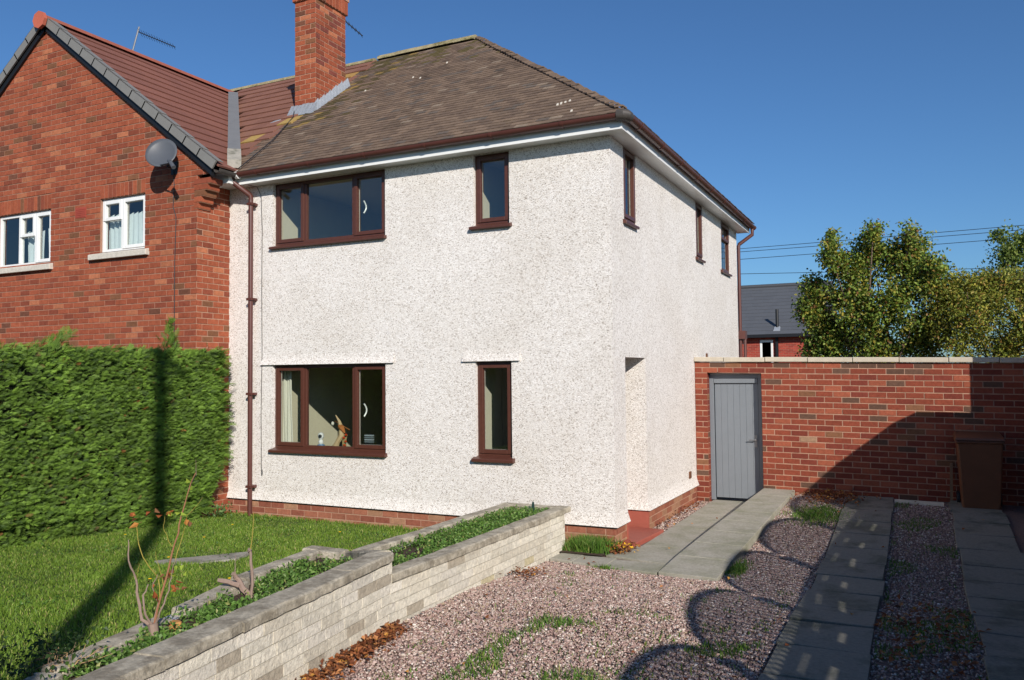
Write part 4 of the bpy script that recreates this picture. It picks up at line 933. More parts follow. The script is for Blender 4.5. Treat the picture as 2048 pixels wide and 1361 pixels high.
leafpatch('fallen_leaves', lambda: (random.uniform(-.3, 2.3) if random.random() < .8 else random.uniform(2, 4.3), random.uniform(-5, 3.6)), 110, lambda x, y: g_drive(x, y)+.035, (.025, .05), (.02, .04), DRY, MT['dryleaf'], 'single brown leaves scattered over the gravel', 'leaves', 1.5, .01)
leafpatch('fallen_leaves', lambda: (random.uniform(.02, .2), random.uniform(1.4, 3.7)), 60, lambda x, y: .03, (.03, .06), (.02, .045), DRY, MT['dryleaf'], 'leaves on the gravel strip at the side wall foot', 'leaves', 1.0, .03)
GRASSP = [(4, S3(84, 122, 42)), (2, S3(108, 140, 56)), (1, S3(140, 140, 80)), (1, S3(66, 96, 36))]
def tuft(fn, n, h, label, zf=None):
    P = [fn() for _ in range(n)]; zf = zf or (lambda x, y: g_drive(x, y)); P = np.array([(x, y, zf(x, y)) for x, y in P])
    tag(blades('grass_patch', P, RNG.uniform(*h, n), RNG.uniform(.005, .011, n), palette(n, GRASSP), MT['grassm'], .9), label, 'grass', kind='stuff')
tuft(lambda: (random.gauss(-.24, .11), random.uniform(-.42, -.02)), 3000, (.05, .17), 'bushy grass clump in the corner by the planter end', lambda x, y: .02)
tuft(lambda: rej(lambda: (random.uniform(.4, 2.1), random.uniform(-6.2, -3.0)), 1.5, .08, 3), 5200, (.02, .075), 'rough grass growing through the near gravel')
tuft(lambda: rej(lambda: (random.uniform(-.1, 2.1), random.uniform(-6, -1.2)), 3.2, .33, 8), 1800, (.015, .05), 'sparse grass shoots in the gravel')
tuft(lambda: (random.gauss(1.9, .16), random.gauss(2.25, .26)), 2200, (.02, .08), 'green weeds at the gravel edge beside the ramp')
tuft(lambda: (random.gauss(1.42, .05), random.gauss(-.45, .16)), 500, (.03, .08), 'grass tuft at the kerb corner of the ramp')
tuft(lambda: rej(lambda: (random.uniform(2.78, 3.42), random.uniform(-5.5, 3.4)), 1.7, .05, 6), 5200, (.015, .045), 'grass between the two driveway slab strips')
tuft(lambda: (random.gauss(.2, .07), random.gauss(-.92, .03)), 160, (.02, .06), 'tiny weed on the kerb edge by the gravel')

leafpatch('seedling', lambda: (-1.12+random.gauss(0, .12), -6.02+random.gauss(0, .14)), 320, lambda x, y: .42+.16*random.random(), (.02, .045), (.015, .03), [(1, S3(44, 64, 34)), (1, S3(60, 84, 40))], MT['leafy'], 'dark green leafy weed beside the withered plant at the near end of the planter', 'weed')
# dandelions
def dandelion(x, y, h=.06):
    e = empty('dandelion', (x, y, g_lawn(x, y)), 'small yellow dandelion flower standing in the lawn grass', 'flower', 'dandelions in the lawn')
    q = MB(); z = g_lawn(x, y); q.tube([(x, y, z), (x+.005, y, z+h)], .002, 5, S3(90, 120, 60)); q.build('stem', MT['twig'], e)
    q = MB()
    for k in range(14):
        a = k*2*pi/14; r = .016; q.add([(x, y, z+h), (x+r*cos(a-.25), y+r*sin(a-.25), z+h+.008), (x+r*cos(a+.25), y+r*sin(a+.25), z+h+.008)], [(0, 1, 2)], S3(235, 190, 20))
    q.build('petals', MT['paint'], e)
for (x, y) in ((-2.47, -2.25), (-4.64, -1.13), (-3.56, -3.05), (-2.77, -3.93), (-5.12, -2.3), (-3.12, -.94), (-2.2, -3.6), (-4.2, -2.0)): dandelion(x, y)

# gravel pebbles
t_ = (1+5**.5)/2
ICO = np.array([(-1, t_, 0), (1, t_, 0), (-1, -t_, 0), (1, -t_, 0), (0, -1, t_), (0, 1, t_), (0, -1, -t_), (0, 1, -t_), (t_, 0, -1), (t_, 0, 1), (-t_, 0, -1), (-t_, 0, 1)]); ICO /= np.linalg.norm(ICO[0])
ICF = np.array([(0, 11, 5), (0, 5, 1), (0, 1, 7), (0, 7, 10), (0, 10, 11), (1, 5, 9), (5, 11, 4), (11, 10, 2), (10, 7, 6), (7, 1, 8), (3, 9, 4), (3, 4, 2), (3, 2, 6), (3, 6, 8), (3, 8, 9), (4, 9, 5), (2, 4, 11), (6, 2, 10), (8, 6, 7), (9, 8, 1)])
def in_gravel(x, y):
    if x < .755 and y > -.83-.14*(x+.4): return False
    if y > -.99 and .74 < x < 1.37+.02*y: return False
    if 2.16 < x < 2.78 or 3.41 < x < 4.02: return False
    xe = -.47 if y > -3.69 else float(np.interp(y, [-6.6, -3.69], [-.11, -.47]))
    return x > xe
pts = []
while len(pts) < 84000:
    x, y = random.uniform(-.47, 2.17), -6.0+9.75*random.random()**1.0
    if in_gravel(x, y): pts.append((x, y, g_drive(x, y)))
while len(pts) < 95000:
    x, y = random.uniform(2.76, 3.44), random.uniform(-4, 3.6); pts.append((x, y, g_drive(x, y)))
while len(pts) < 96500:
    x, y = random.uniform(.03, .22), random.uniform(1.25, 3.78); pts.append((x, y, .0))
Pp = np.array(pts); n = len(Pp)
sz = RNG.uniform(.0048, .010, n)[:, None]*(1+.6*(RNG.random((n, 1)) > .93))*RNG.uniform(.7, 1.3, (n, 3)); sz[:, 2] *= .7
ang = RNG.uniform(0, 2*pi, n); ca, sa = np.cos(ang)[:, None], np.sin(ang)[:, None]
base = ICO[None]*(1+RNG.uniform(-.16, .16, (n, 12, 1)))*sz[:, None, :]
Vx = base[:, :, 0]*ca-base[:, :, 1]*sa; Vy = base[:, :, 0]*sa+base[:, :, 1]*ca
V = np.stack([Vx, Vy, base[:, :, 2]], 2)+Pp[:, None]+np.array([0, 0, .005])+RNG.uniform(0, .006, (n, 1, 1))*np.array([0, 0, 1])
F = (ICF[None]+(np.arange(n)*12)[:, None, None]).reshape(-1, 3)
pc = palette(n, [(5, S3(164, 138, 128)), (4, S3(148, 120, 112)), (3, S3(182, 160, 150)), (2, S3(194, 180, 168)), (1.2, S3(112, 92, 86)), (.6, S3(220, 210, 200)), (2, S3(154, 136, 114)), (1, S3(104, 98, 98))], .15)
tag(np_obj('gravel', V.reshape(-1, 3), F, MT['pebble'], None, np.repeat(pc, 20, axis=0), smooth=True), 'pinkish brown loose gravel over the drive', 'gravel', kind='stuff')

# ================================================================== CONIFER HEDGE
HG = empty('conifer_hedge', (-6.1, -4.2, 0), 'tall dense green conifer hedge between the two front lawns', 'hedge')
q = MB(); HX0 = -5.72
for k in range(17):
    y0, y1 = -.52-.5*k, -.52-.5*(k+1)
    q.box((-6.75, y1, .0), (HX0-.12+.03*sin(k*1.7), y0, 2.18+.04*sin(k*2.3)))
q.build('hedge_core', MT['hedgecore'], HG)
def fronds(n, pos, nrm, dirb, ln, seed):
    """feathery sprays: a stem and eight leaflets each"""
    D = unit(dirb+RNG.normal(size=(n, 3))*.33); Nn = unit(nrm+RNG.normal(size=(n, 3))*.35); S = unit(np.cross(D, Nn)); L = ln[:, None]
    V = []; q = 7
    for k in range(q):
        t = .12+.8*k/q
        for sg in (1, -1):
            b = pos+D*L*t; d2 = unit(D*.85+S*sg*.6+RNG.normal(size=(n, 3))*.08); l2 = L*(.50-.34*k/q); wv = unit(np.cross(d2, Nn))*(L*.026)
            V += [b-wv, b+d2*l2*.5+wv*.9, b+d2*l2, b+d2*l2*.5-wv*1.1]
    b = pos; wv = S*(L*.035); V += [b-wv, b+D*L*.5+wv, b+D*L*1.05, b+D*L*.5-wv]
    V = np.stack(V, 1).reshape(-1, 3); m = 2*q+1
    b = np.arange(n*m)*4; F = np.stack([b, b+1, b+2, b+3], 1)
    return V, F, m
def hedge_noise(y, z): return mnoise.noise(Vector((y*1.6, z*2.2, 1)))*.07+mnoise.noise(Vector((y*5, z*7, 2)))*.045
n = 30000
Y = -.34-7.5*RNG.random(n)**1.25; Z = RNG.uniform(.03, 2.32, n); Y = np.minimum(Y, -.34-.42*np.clip(.9-Z, 0, 1))
bulge = np.array([hedge_noise(y, z) for y, z in zip(Y, Z)])
Xp = HX0-.0+bulge-.06*(Z < .35)-.03*np.clip(Z-2.05, 0, 1)*4
pos = np.stack([Xp+.015, Y+.0*Z, Z+.015], 1)
dirb = np.tile(np.array([.62, .55, .22]), (n, 1)); nrm = np.tile(np.array([.75, -.3, .6]), (n, 1))
V1, F1, m_ = fronds(n, pos, nrm, dirb, RNG.uniform(.05, .12, n), 1)
cl = np.array([mnoise.noise(Vector((y*2.4, z*3.2, 7))) for y, z in zip(Y, Z)])
HP = [(4, S3(78, 104, 36)), (4, S3(92, 120, 42)), (2, S3(108, 138, 52)), (1, S3(58, 80, 34)), (.02, S3(130, 84, 44)), (.12, S3(120, 104, 60))]
c1 = palette(n, HP, .2)*(1+.45*cl)[:, None]
# top fringe
n2 = 5200; Y2 = -.35-7.4*RNG.random(n2)**1.2; X2 = RNG.uniform(-6.6, HX0+.02, n2)
Z2 = 2.22+np.array([.07*mnoise.noise(Vector((x*2, y*1.4, 5)))+.04*mnoise.noise(Vector((x*5, y*5, 6))) for x, y in zip(X2, Y2)])
sp = (RNG.random(n2) < .02); L2 = RNG.uniform(.06, .15, n2)*(1+.8*sp)
V2, F2, _ = fronds(n2, np.stack([X2, Y2, Z2], 1), np.tile(np.array([.5, -.6, .6]), (n2, 1)), np.tile(np.array([.25, .3, .75]), (n2, 1)), L2, 2)
c2 = palette(n2, HP[1:3]+[(1, S3(108, 138, 54))], .2)
# end face next to the house and the tall sprig
n3 = 1700; Z3 = RNG.uniform(.15, 2.3, n3); X3 = RNG.uniform(-6.5, HX0+.05, n3); Y3 = -.40-.42*np.clip((.9-Z3), 0, 1)+RNG.uniform(-.04, .1, n3)*(Z3 > .8)
V3, F3, _ = fronds(n3, np.stack([X3, Y3, Z3], 1), np.tile(np.array([.6, 0, .7]), (n3, 1)), np.tile(np.array([.6, .65, .2]), (n3, 1)), RNG.uniform(.1, .26, n3), 3)
c3 = palette(n3, HP, .2)
n4 = 70; t4 = RNG.random(n4); P4 = np.stack([-5.78+.06*RNG.normal(size=n4)*(1-t4), -1.12+.06*RNG.normal(size=n4)*(1-t4), 2.28+.42*t4], 1)
V4, F4, _ = fronds(n4, P4, np.tile(np.array([.6, -.5, .4]), (n4, 1)), np.tile(np.array([.1, .05, .9]), (n4, 1)), RNG.uniform(.08, .16, n4), 4)
c4 = palette(n4, HP[:2], .2)
n5 = 60; t5 = RNG.random(n5); P5 = np.stack([-5.78+.10*RNG.normal(size=n5), -2.85+.2*t5+.03*RNG.normal(size=n5), 2.26+.22*t5], 1)
V5, F5, _ = fronds(n5, P5, np.tile(np.array([.6, -.5, .4]), (n5, 1)), np.tile(np.array([.1, .6, .6]), (n5, 1)), RNG.uniform(.08, .16, n5), 5); c5 = palette(n5, HP[:2], .2)
Vs, Fs, Cs, o_ = [], [], [], 0
for V_, F_, c_ in ((V1, F1, c1), (V2, F2, c2), (V3, F3, c3), (V4, F4, c4), (V5, F5, c5)):
    Vs.append(V_); Fs.append(F_+o_); Cs.append(np.repeat(c_, m_, axis=0)); o_ += len(V_)
np_obj('foliage', np.concatenate(Vs), np.concatenate(Fs), MT['conifer'], HG, np.clip(np.concatenate(Cs), 0, 1), org=tuple(world_org(HG)))
leafpatch('seedling', lambda: (-5.62+random.gauss(0, .09), -.42+random.gauss(0, .09)), 160, lambda x, y: .06+.14*random.random(), (.03, .06), (.02, .035), [(1, S3(112, 140, 84)), (1, S3(88, 120, 60))], MT['leafy'], 'small pale leafy weed at the foot of the hedge by the house', 'weed')

# ================================================================== BARE SHRUB AND STUMPS
TW = S3(140, 120, 108); TY = S3(150, 136, 62); TR = S3(146, 102, 76)
SH = empty('bare_shrub', (-.99, -5.39, .43), 'bare pruned rose bush with a thick stump and thin stems in the planter', 'shrub')
q = MB(); B = Vector((-.99, -5.39, .42))
def stem(q, pts, r0, r1, col):
    P2 = [pts[0]]
    for a, b in zip(pts, pts[1:]):
        for k in (1, 2, 3): P2.append(a.lerp(b, k/3)+Vector((random.gauss(0, .003), random.gauss(0, .003), random.gauss(0, .002))))
    n = len(P2); q.tube([tuple(p) for p in P2], [.5*(r0+(r1-r0)*i/(n-1))*random.uniform(.85, 1.15) for i in range(n)], 7, col)
RV = R2; UV = Vector((0, 0, 1))
def at(px, py, dep=0):     # offsets in metres right / up from the stump
    return B+Vector((rt.x, rt.y, 0))*px+UV*py*.80+Vector((fw.x, fw.y, 0))*dep
q.tube([tuple(at(0, -.03)), tuple(at(0, .06)), tuple(at(-.01, .14))], [.034, .027, .03], 9, TW)
stem(q, [at(-.01, .12), at(-.07, .17), at(-.12, .30, .05), at(-.13, .45, .05), at(-.16, .60), at(-.155, .75)], .022, .006, TW)
stem(q, [at(-.13, .45, .05), at(-.10, .52), at(-.09, .58)], .005, .002, TY)
stem(q, [at(-.01, .12), at(-.04, .22, -.04), at(-.05, .36, -.04), at(-.04, .42)], .018, .006, TW)
stem(q, [at(0, .12), at(.0, .28, .05), at(-.02, .40), at(.02, .50)], .012, .004, TW)
stem(q, [at(0, .13), at(.03, .30), at(.08, .55), at(.13, .80), at(.17, .98), at(.20, 1.12), at(.235, 1.24)], .013, .005, TR)
stem(q, [at(.20, 1.12), at(.225, 1.22, .04), at(.24, 1.34)], .006, .002, TW)
stem(q, [at(.03, .28), at(.0, .45, .05), at(-.05, .58), at(-.10, .72), at(-.11, .86)], .007, .004, TY)
stem(q, [at(.05, .42), at(.03, .52), at(-.0, .66)], .005, .002, TY)
stem(q, [at(.0, .12), at(.05, .24, -.03), at(.08, .38), at(.10, .52), at(.13, .62)], .012, .003, TW)
stem(q, [at(.12, .60), at(.15, .78, .04), at(.19, .92), at(.28, 1.06)], .005, .002, TY)
stem(q, [at(.10, .70), at(.05, .82), at(.06, .92)], .004, .002, TY)
q.build('stem', MT['twig'], SH, smooth=True)
LP = []; 
for (px, py, n_, col) in ((.18, 1.10, 1, 0), (.20, 1.20, 1, 0), (-.12, .90, 5, 1), (.0, .94, 3, 1), (.07, .93, 3, 1), (.17, .90, 3, 1), (.08, .48, 8, 1), (.13, .40, 6, 1), (.12, .52, 4, 0), (-.02, .42, 2, 1), (.14, .93, 3, 0), (.03, .3, 3, 1), (.18, .5, 3, 0)):
    for _ in range(n_): LP.append((at(px+random.gauss(0, .02), py+random.gauss(0, .02)), col))
Pq = np.array([tuple(p) for p, _ in LP]); cc = np.array([(S3(140, 160, 60) if c == 0 else random.choice([S3(150, 84, 48), S3(120, 84, 56), S3(176, 120, 60)])) for _, c in LP]); nn_ = len(LP)
leaf_obj('foliage', Pq, rand_dirs(nn_), rand_dirs(nn_), RNG.uniform(.03, .055, nn_), RNG.uniform(.02, .04, nn_), cc, MT['dryleaf'], SH)
B = Vector((-1.26, -4.44, .43)); S2_ = empty('pruned_stump', (-1.26, -4.44, .43), 'low weathered forked stump leaning over the planter coping', 'stump')
q = MB(); stem(q, [at(.09, -.02), at(.03, .06), at(-.02, .13, .03), at(-.045, .2)], .046, .03, TW); stem(q, [at(.0, .09), at(-.07, .12), at(-.15, .145)], .036, .03, TW); stem(q, [at(.0, .08), at(-.08, .09, .05), at(-.14, .11, .06)], .014, .01, TW); stem(q, [at(-.03, .16), at(-.03, .25), at(-.025, .36)], .008, .003, TW)
q.build('stem', MT['twig'], S2_, smooth=True)
B = Vector((-1.15, -4.44, .43)); S3_ = empty('bare_stake', (-1.15, -4.44, .43), 'single upright bare stem with a knob near its top in the planter', 'stem')
q = MB(); stem(q, [at(0, -.03), at(.005, .12), at(.0, .30), at(-.008, .42)], .024, .017, TW); stem(q, [at(-.008, .40), at(-.01, .425)], .034, .03, S3(120, 104, 96)); stem(q, [at(-.006, .42), at(.01, .56), at(.015, .74)], .007, .004, TY); q.build('stem', MT['twig'], S3_, smooth=True)
DP = empty('dead_plant', (-1.0, -5.95, .43), 'withered straw coloured plant in the near end of the planter', 'plant')
q = MB(); B = Vector((-1.0, -5.95, .42))
for k in range(26):
    a = random.uniform(-1, 1); stem(q, [at(a*.05, 0, random.uniform(-.1, .1)), at(a*.12, random.uniform(.06, .12), random.uniform(-.12, .12)), at(a*.2+random.gauss(0, .03), random.uniform(.08, .2), random.uniform(-.15, .15))], .006, .002, random.choice([S3(150, 122, 92), S3(120, 98, 80), S3(172, 140, 100)]))
q.build('stem', MT['twig'], DP, smooth=True)
q = MB(); B = Vector((-1.06, -5.18, .43)); vs = [tuple(B+Vector((.05*cos(a)*(1+.15*sin(3*a)), .035*sin(a), h))) for h, a in [(0, 2*pi*k/8) for k in range(8)]+[(.05, 2*pi*k/8+.2) for k in range(8)]]
q.add(vs, [tuple(range(7, -1, -1)), tuple(range(8, 16))]+[(k, (k+1) % 8, 8+(k+1) % 8, 8+k) for k in range(8)], S3(176, 128, 72)); tag(q.build('stone', MT['pebble'], bevel=.01), 'ochre and white lump of stone on the soil behind the rose stump', 'stone')
q = MB(); q.hexa([(-.86, -.42, .41), (-.80, -.42, .41), (-.80, -.41, .41), (-.86, -.41, .41), (-.845, -.40, .54), (-.825, -.40, .54), (-.825, -.395, .54), (-.845, -.395, .54)]); tag(q.build('plant_marker', mat('dark_teal', srgb(40, 62, 56), .5)), 'dark green pointed plant marker at the far end of the planter', 'plant marker')

# ================================================================== BIN, PIPE, PLANK
W_ = empty('wheelie_bin', (3.78, 3.4, .17), 'brown wheeled bin standing in shade against the brick wall', 'bin')
q = MB(); bx, by, bz = 3.78, 3.42, .17
q.hexa([(bx-.21, by-.24, bz+.02), (bx+.21, by-.24, bz+.02), (bx+.21, by+.22, bz+.02), (bx-.21, by+.22, bz+.02), (bx-.255, by-.32, bz+.90), (bx+.255, by-.32, bz+.90), (bx+.255, by+.30, bz+.90), (bx-.255, by+.30, bz+.90)])
q.box((bx-.275, by-.34, bz+.87), (bx+.275, by+.32, bz+.91)); q.build('body', MT['bin'], W_, bevel=.02)
q = MB(); q.hexa([(bx-.285, by-.36, bz+.912), (bx+.285, by-.36, bz+.912), (bx+.285, by+.33, bz+.912), (bx-.285, by+.33, bz+.912), (bx-.27, by-.34, bz+.945), (bx+.27, by-.34, bz+.945), (bx+.26, by+.33, bz+.99), (bx-.26, by+.33, bz+.99)]); q.build('lid', MT['bin'], W_, bevel=.012)
q = MB(); q.tube([(bx-.22, by+.37, bz+.93), (bx+.22, by+.37, bz+.93)], .015, 8); q.build('handle', MT['bin'], W_)
for sx in (-.24, .24):
    q = MB(); q.tube([(bx+sx-.02, by+.24, bz+.10), (bx+sx+.02, by+.24, bz+.10)], .10, 16); q.build('wheel', MT['black'], W_, bevel=.006)
q = MB(); L0, L1 = (2.77, 3.47), (3.36, 3.40)
vs = []
for (x, y) in (L0, L1):
    for k in range(9):
        a = pi*k/8; vs.append((x, y-.055*cos(a), .165+.075*sin(a)))
q.add(vs, [(k, k+1, 10+k, 9+k) for k in range(8)]+[tuple(range(9)), tuple(range(17, 8, -1)), (0, 9, 17, 8)]); tag(q.build('kerb_block', MT['coping'], bevel=.004), 'short white rounded wheel stop lying at the end of the drive', 'wheel stop')
q = MB(); q.hexa([(3.44, 3.66, .13), (3.475, 3.66, .13), (3.475, 3.69, .13), (3.44, 3.69, .13), (3.455, 3.755, .72), (3.49, 3.755, .72), (3.49, 3.785, .72), (3.455, 3.785, .72)]); tag(q.build('plank', MT['wood']), 'narrow orange brown timber leaning on the wall beside the bin', 'plank')

# ================================================================== OUT OF FRAME SHADE CASTERS (fence, pole) AND BLOCKS ADDED TO SHAPE THE WALL SHADOW
FX = 4.72; FN = empty('trellis_fence', (FX, -5, .1), 'timber fence of boarded panels with arched lattice tops along the right of the drive', 'fence')
for i in range(6):
    cy = -.19-3.5-1.75*(i-1.0)+.0
    cy = -3.69-1.75*(i-2); y0, y1 = cy-.85, cy+.85
    q = MB()
    q.box((FX-.01, y0, .12), (FX+.01, y1, 1.58)); q.box((FX-.02, y0, 1.56), (FX+.02, y1, 1.62)); q.box((FX-.012, y0, 1.66), (FX+.012, y1, 1.76)); q.box((FX-.02, y0, 1.79), (FX+.02, y1, 1.85))
    for yy, l_ in ((y0, .35), (y0+.75, .5), (y0+1.5, .2)): q.box((FX-.014, yy, 1.6), (FX+.014, yy+l_, 1.82))
    q.build('panel', MT['fence'], FN)
    q = MB(); N_ = 16; top = lambda y: 2.13+.30*math.sqrt(max(0, 1-((y-cy)/.86)**2))
    for k in range(N_):
        ya, yb = y0+(y1-y0)*k/N_, y0+(y1-y0)*(k+1)/N_
        q.hexa([(FX-.02, ya, top(ya)-.03), (FX+.02, ya, top(ya)-.03), (FX+.02, yb, top(yb)-.03), (FX-.02, yb, top(yb)-.03), (FX-.02, ya, top(ya)+.03), (FX+.02, ya, top(ya)+.03), (FX+.02, yb, top(yb)+.03), (FX-.02, yb, top(yb)+.03)])
    for k in range(-6, 24):
        for sg in (1, -1):
            pts_ = []
            for j in range(24):
                zz_ = 1.85+j*.03; yy = y0+k*.09+sg*j*.03+(0 if sg > 0 else .6)
                if y0 < yy < y1 and zz_ < top(yy)-.01: pts_.append((yy, zz_))
            if len(pts_) > 1:
                (ya, za), (yb, zb3) = pts_[0], pts_[-1]; q.tube([(FX+.006*sg, ya, za), (FX+.006*sg, yb, zb3)], .0135, 4)
    q.build('lattice', MT['fence'], FN)
    q = MB(); q.box((FX-.045, y1-.005, .0), (FX+.045, y1+.055, 2.05)); q.box((FX-.055, y1-.015, 2.05), (FX+.055, y1+.065, 2.09)); q.build('post', MT['fence'], FN, bevel=.004)
CV = empty('rounded_shade_caster', (5.8, 1.2, .1), 'unseen white van-like block added to cast the curved shadow on the garden wall', 'rounded_shade_caster')  # added body on wheels, its outline shaped for the curved wall shadow
prof = [(.12, .45), (.05, .6), (.02, 1.6), (.10, 2.30), (.30, 2.46), (.9, 2.60), (1.7, 2.67), (2.0, 2.62), (2.20, 2.46), (2.24, 1.4), (2.15, .5)]
q = MB(); x0, x1 = 4.78, 6.8; q.add([(x, y, z) for x in (x0, x1) for y, z in prof], [tuple(range(10, -1, -1)), tuple(range(11, 22))]+[(k, (k+1) % 11, 11+(k+1) % 11, 11+k) for k in range(11)]); q.build('body', MT['rounded_shade_caster'], CV, bevel=.02)
q = MB(); q.box((4.765, .6, 1.3), (4.779, 1.7, 1.95)); q.build('window', MT['black'], CV)
for yy in (.9, 1.5):
    q = MB(); q.tube([(4.80, yy, .40), (4.98, yy, .40)], .28, 18); q.build('wheel', MT['black'], CV)
q = MB(); q.box((4.80, .2, .1), (4.9, .3, .5)); q.box((4.8, 2.0, .1), (4.9, 2.1, .5)); q.build('leg', MT['dark'], CV)
GR = empty('tall_shade_caster', (6.5, 3.7, .1), 'unseen flat topped block added to shade the right end of the garden wall', 'tall_shade_caster')  # added box that keeps the right end of the garden wall dark
q = MB(); q.box((4.76, 2.72, .0), (8.5, 5.2, 3.02)); q.build('wall', MT['mortar'], GR); q = MB(); q.box((4.72, 2.68, 3.022), (8.54, 5.24, 3.10)); q.build('roof', MT['black'], GR)
TP = empty('telegraph_pole', (4.06, -11.5, .1), 'tall wooden telegraph pole on the pavement behind the camera', 'pole')
q = MB(); q.tube([(4.06, -11.5, .0), (4.06, -11.5, 9.35)], [.125, .095], 12); q.build('shaft', MT['wood'], TP, smooth=True); q = MB(); q.box((3.75, -11.45, 9.0), (4.37, -11.37, 9.08)); q.build('crossarm', MT['dark'], TP)

# ================================================================== TREES
def tree(name, base, label, cat, clumps, nleaf, L, W, pal, trunk_h, group=None, trunk_r=.09, nstem=1, spread=.8, upn=.3):
    T = empty(name, base, label, cat, group); bx_, by_, bz_ = base
    q = MB(); cz = np.array(clumps)
    for s_ in range(nstem):
        ox = random.uniform(-.2, .2)*nstem; q.tube([(bx_+ox, by_, bz_), (bx_+ox+.05, by_, bz_+trunk_h*.5), (bx_+ox*1.3, by_, bz_+trunk_h)], [trunk_r, trunk_r*.75, trunk_r*.55], 8)
    for c in clumps:
        p0 = Vector((bx_+random.uniform(-.2, .2)*nstem, by_, bz_+trunk_h*random.uniform(.5, 1))); p2 = Vector(c[:3]); p1 = p0.lerp(p2, .5)+Vector((random.uniform(-.15, .15), random.uniform(-.15, .15), -.05))
        q.tube([tuple(p0), tuple(p1), tuple(p2), tuple(p2+Vector((random.uniform(-.1, .1), 0, c[5]*.8)))], [trunk_r*.35, trunk_r*.22, trunk_r*.12, .006], 6)
    q.build('trunk', MT['bark'], T, smooth=True)
    vol = np.array([c[3]*c[4]*c[5] for c in clumps])**.8; vol /= vol.sum(); idx = RNG.choice(len(clumps), nleaf, p=vol)
    d = rand_dirs(nleaf); r = RNG.random(nleaf)**.42
    Pn = cz[idx, :3]+d*r[:, None]*cz[idx, 3:6]
    # twiggy sub-clusters
    sub = RNG.integers(0, 40, nleaf); key = idx*40+sub; off = RNG.normal(size=(len(clumps)*40, 3))*.55; off = np.clip(off, -1, 1)
    Pn = cz[idx, :3]+off[key]*cz[idx, 3:6]*.95*spread+RNG.normal(size=(nleaf, 3))*.105*(cz[idx, 3:6].mean(1)/.5)[:, None]
    tone = RNG.uniform(.75, 1.25, len(clumps)*40)[key]
    c = palette(nleaf, pal, .2)*tone[:, None]
    Nn = unit(RNG.normal(size=(nleaf, 3))+np.array([.5, -.6, .5]))
    D_ = unit(RNG.normal(size=(nleaf, 3))+np.array([0, 0, -.15]))
    leaf_obj('crown', Pn, D_, Nn, RNG.uniform(*L, nleaf), RNG.uniform(*W, nleaf), np.clip(c, 0, 1), MT['leafy'], T, .12)
    return T
TP_ = [(4, S3(104, 128, 50)), (3, S3(130, 146, 60)), (1.5, S3(160, 154, 68)), (1, S3(142, 128, 48)), (.5, S3(120, 84, 46)), (1.5, S3(54, 72, 32))]
cl = []
for (x, z, rx, rz_) in ((1.25, 3.0, .42, .5), (1.15, 3.75, .32, .38), (1.55, 4.35, .28, .42), (1.9, 4.0, .45, .5), (2.3, 4.5, .42, .45), (2.75, 4.35, .45, .5), (3.15, 4.35, .3, .52), (3.35, 3.9, .38, .45), (2.2, 3.2, .6, .6), (2.9, 3.4, .6, .6), (1.6, 2.6, .55, .5), (2.4, 2.4, .6, .5), (3.2, 2.6, .6, .6), (1.25, 2.3, .4, .4), (3.05, 4.75, .14, .35), (1.5, 4.75, .12, .3), (2.35, 4.85, .2, .25), (1.0, 3.35, .3, .25), (1.8, 3.55, .5, .4)):
    cl.append((x, 10+random.uniform(-.45, .45), z, rx, .45, rz_))
tree('leafy_tree', (2.3, 10, 0), 'bushy yellowing green tree with small leaves behind the brick wall, nearest the house', 'tree', cl, 40000, (.05, .09), (.035, .06), TP_, 2.3, nstem=3)
cl = []
for k in range(22): 
    x = 3.7+k*.17; cl.append((x, 9.3+random.uniform(-.3, .3), random.uniform(2.3, 3.15), .38, .4, .5))
for k in range(11):
    x = 3.7+k*.34; cl.append((x-.15, 9.5, 3.5+.06*sin(k*2.1), .36, .4, .42))
for (x, z) in ((3.45, 3.0), (3.6, 3.35), (3.85, 3.45), (4.1, 3.5), (4.4, 3.55)): cl.append((x, 9.6, z, .32, .4, .38))
TPB = [(4, S3(118, 130, 50)), (3, S3(142, 146, 58)), (2, S3(166, 154, 66)), (1, S3(140, 108, 52)), (1, S3(60, 74, 32))]
tree('tall_hedge', (5.4, 9.4, 0), 'dense yellow green shrubbery behind the right part of the brick wall', 'hedge', cl, 56000, (.045, .085), (.022, .04), TPB, 2.2, nstem=5, trunk_r=.06)
cl = [(5.3, 16, 4.9, .5, .5, .55), (5.7, 16.2, 5.2, .5, .5, .5), (4.8, 16, 4.3, .45, .5, .4), (5.5, 16, 4.2, .7, .6, .5), (6.3, 16, 5.0, .6, .6, .6), (5.15, 16, 5.5, .25, .3, .2), (6.2, 16, 4.2, .8, .6, .6), (7, 16, 4.6, .8, .6, .8)]
tree('distant_tree', (5.7, 16, 0), 'darker green tree rising behind the shrubbery at the right edge', 'tree', cl, 14000, (.05, .11), (.04, .07), [(3, S3(84, 104, 44)), (2, S3(108, 126, 56)), (1, S3(132, 142, 66))], 3.6)
# street trees and hedges across the road (seen in the glass)
for i, x in enumerate((-26, -19.5, -13, -6.5, 0, 6.5, 13)):
    cl = [(x+random.uniform(-2.6, 2.6), -29+random.uniform(-1, 1), random.uniform(1.2, 4.6), 1.9, 1.5, 1.5) for _ in range(12)]
    tree('roadside_tree', (x, -29, 0), 'dark rounded tree in the row across the road behind the viewpoint', 'tree', cl, 2600, (.3, .5), (.22, .4), [(3, S3(60, 76, 34)), (2, S3(78, 90, 42))], 2.2, 'trees across the road', trunk_r=.2, spread=1.0)

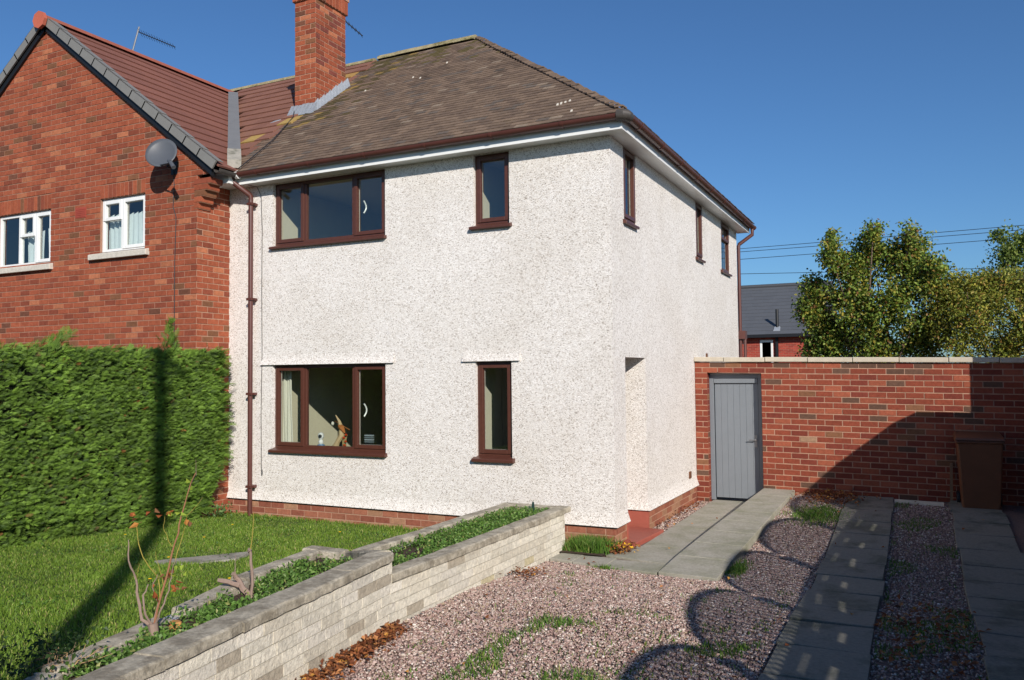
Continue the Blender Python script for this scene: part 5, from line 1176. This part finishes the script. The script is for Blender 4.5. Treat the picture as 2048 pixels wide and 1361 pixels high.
# ================================================================== DISTANT HOUSE AND WIRES
BH = empty('distant_house', (-2.5, 34, 0), 'small red brick house with a grey tiled roof seen beyond the garden wall', 'house')
q = MB(); by0 = 32; e_z = 3.78
brickwork('wall', frame((0, by0, 0), (1, 0, 0), (0, -1, 0)), .8, e_z-.14, lambda z: (-9, -.95), BH, [(3, S3(160, 66, 54)), (2, S3(140, 58, 50))], 'mortar', holes=[(-3.66, -3.05, 2.3, 3.5)], gauge=.083)
q = MB(); q.box((-9, by0+.03, 0), (-.97, by0+8, e_z-.1)); q.build('wall_core', MT['mortar'], BH)
rp_, rl = .42, 6.2; bth = math.atan(.68); 
def scol(u, s): return pick([(3, S3(84, 87, 92)), (2, S3(82, 85, 90))], .02)
q = MB(); ry = by0+3.6; rz2 = e_z+.68*3.9; q.add([(-9.3, by0-.3, e_z-.02), (-.6, by0-.3, e_z-.02), (-.6, ry, rz2-.02), (-9.3, ry, rz2-.02), (-.6, ry+3.9, e_z), (-9.3, ry+3.9, e_z)], [(0, 1, 2, 3), (3, 2, 4, 5), (1, 4, 2)]); bro = q.build('roof', MT['black'], BH)
tiles('tile_field', (-9.3, by0-.34, e_z-.02), (1, 0, 0), (0, cos(bth), sin(bth)), 8.7, 3.9/cos(bth), .33, .34, .02, lambda u, s: 0 < u < 8.7 and s < 4.6, scol, MT['slate'], bro, jitter=.0, gap=0)
q = MB(); q.tube([(-9.3, ry, rz2+.03), (-.58, ry, rz2+.03)], .12, 8, S3(70, 72, 76)); q.build('ridge_tile', MT['slate'], bro)
q = MB(); q.box((-9.3, by0-.42, e_z-.16), (-.6, by0-.30, e_z-.03)); q.build('gutter', MT['black'], BH)
q = MB(); q.tube([(-2.86, by0+.15, e_z+.2), (-2.86, by0+.15, 4.98)], .075, 8); fo = q.build('flue_pipe', MT['black'], BH); q = MB(); q.hexa([(-3.02, by0-.12, 3.93), (-2.70, by0-.12, 3.93), (-2.72, by0+.15, 4.12), (-3.0, by0+.15, 4.12), (-3.0, by0-.1, 3.99), (-2.72, by0-.1, 3.99), (-2.74, by0+.15, 4.16), (-2.98, by0+.15, 4.16)]); q.build('flashing', MT['lead'], fo)
q = MB(); q.box((-2.92, by0-.12, .8), (-2.80, by0-.02, 3.7)); q.build('downpipe', MT['black'], BH)
PB = frame((0, by0, 0), (1, 0, 0), (0, -1, 0))
q = MB(); frame_bars(q, PB, -3.66, -3.05, 2.3, 3.5, .10, -.06, .02); bwn = q.build('window', MT['white'], BH); q = MB(); q.quad(PB(-3.58, -.03, 2.38), PB(-3.13, -.03, 2.38), PB(-3.13, -.03, 3.42), PB(-3.58, -.03, 3.42)); q.build('pane', mat('dark_pane', srgb(24, 30, 40), .1), bwn)
for i, (za, zb4, lb) in enumerate(((9.205, 9.325, 'topmost thin overhead wire crossing the sky'), (9.02, 9.09, 'second overhead wire from the top, close below the topmost'), (8.58, 8.70, 'third overhead wire from the top'), (7.72, 7.16, 'lowest overhead wire, passing behind the tree'))):
    q = MB(); x0, x1 = -40, 60; sl2 = (zb4-za)/14.15; pts_ = []
    for k in range(25):
        t = k/24; x = x0+(x1-x0)*t; pts_.append((x, 40, za+sl2*(x+5.95)+.00025*((x-1)**2)-.01))
    q.tube(pts_, .016, 5); tag(q.build('overhead_wire', MT['black']), lb, 'wire')
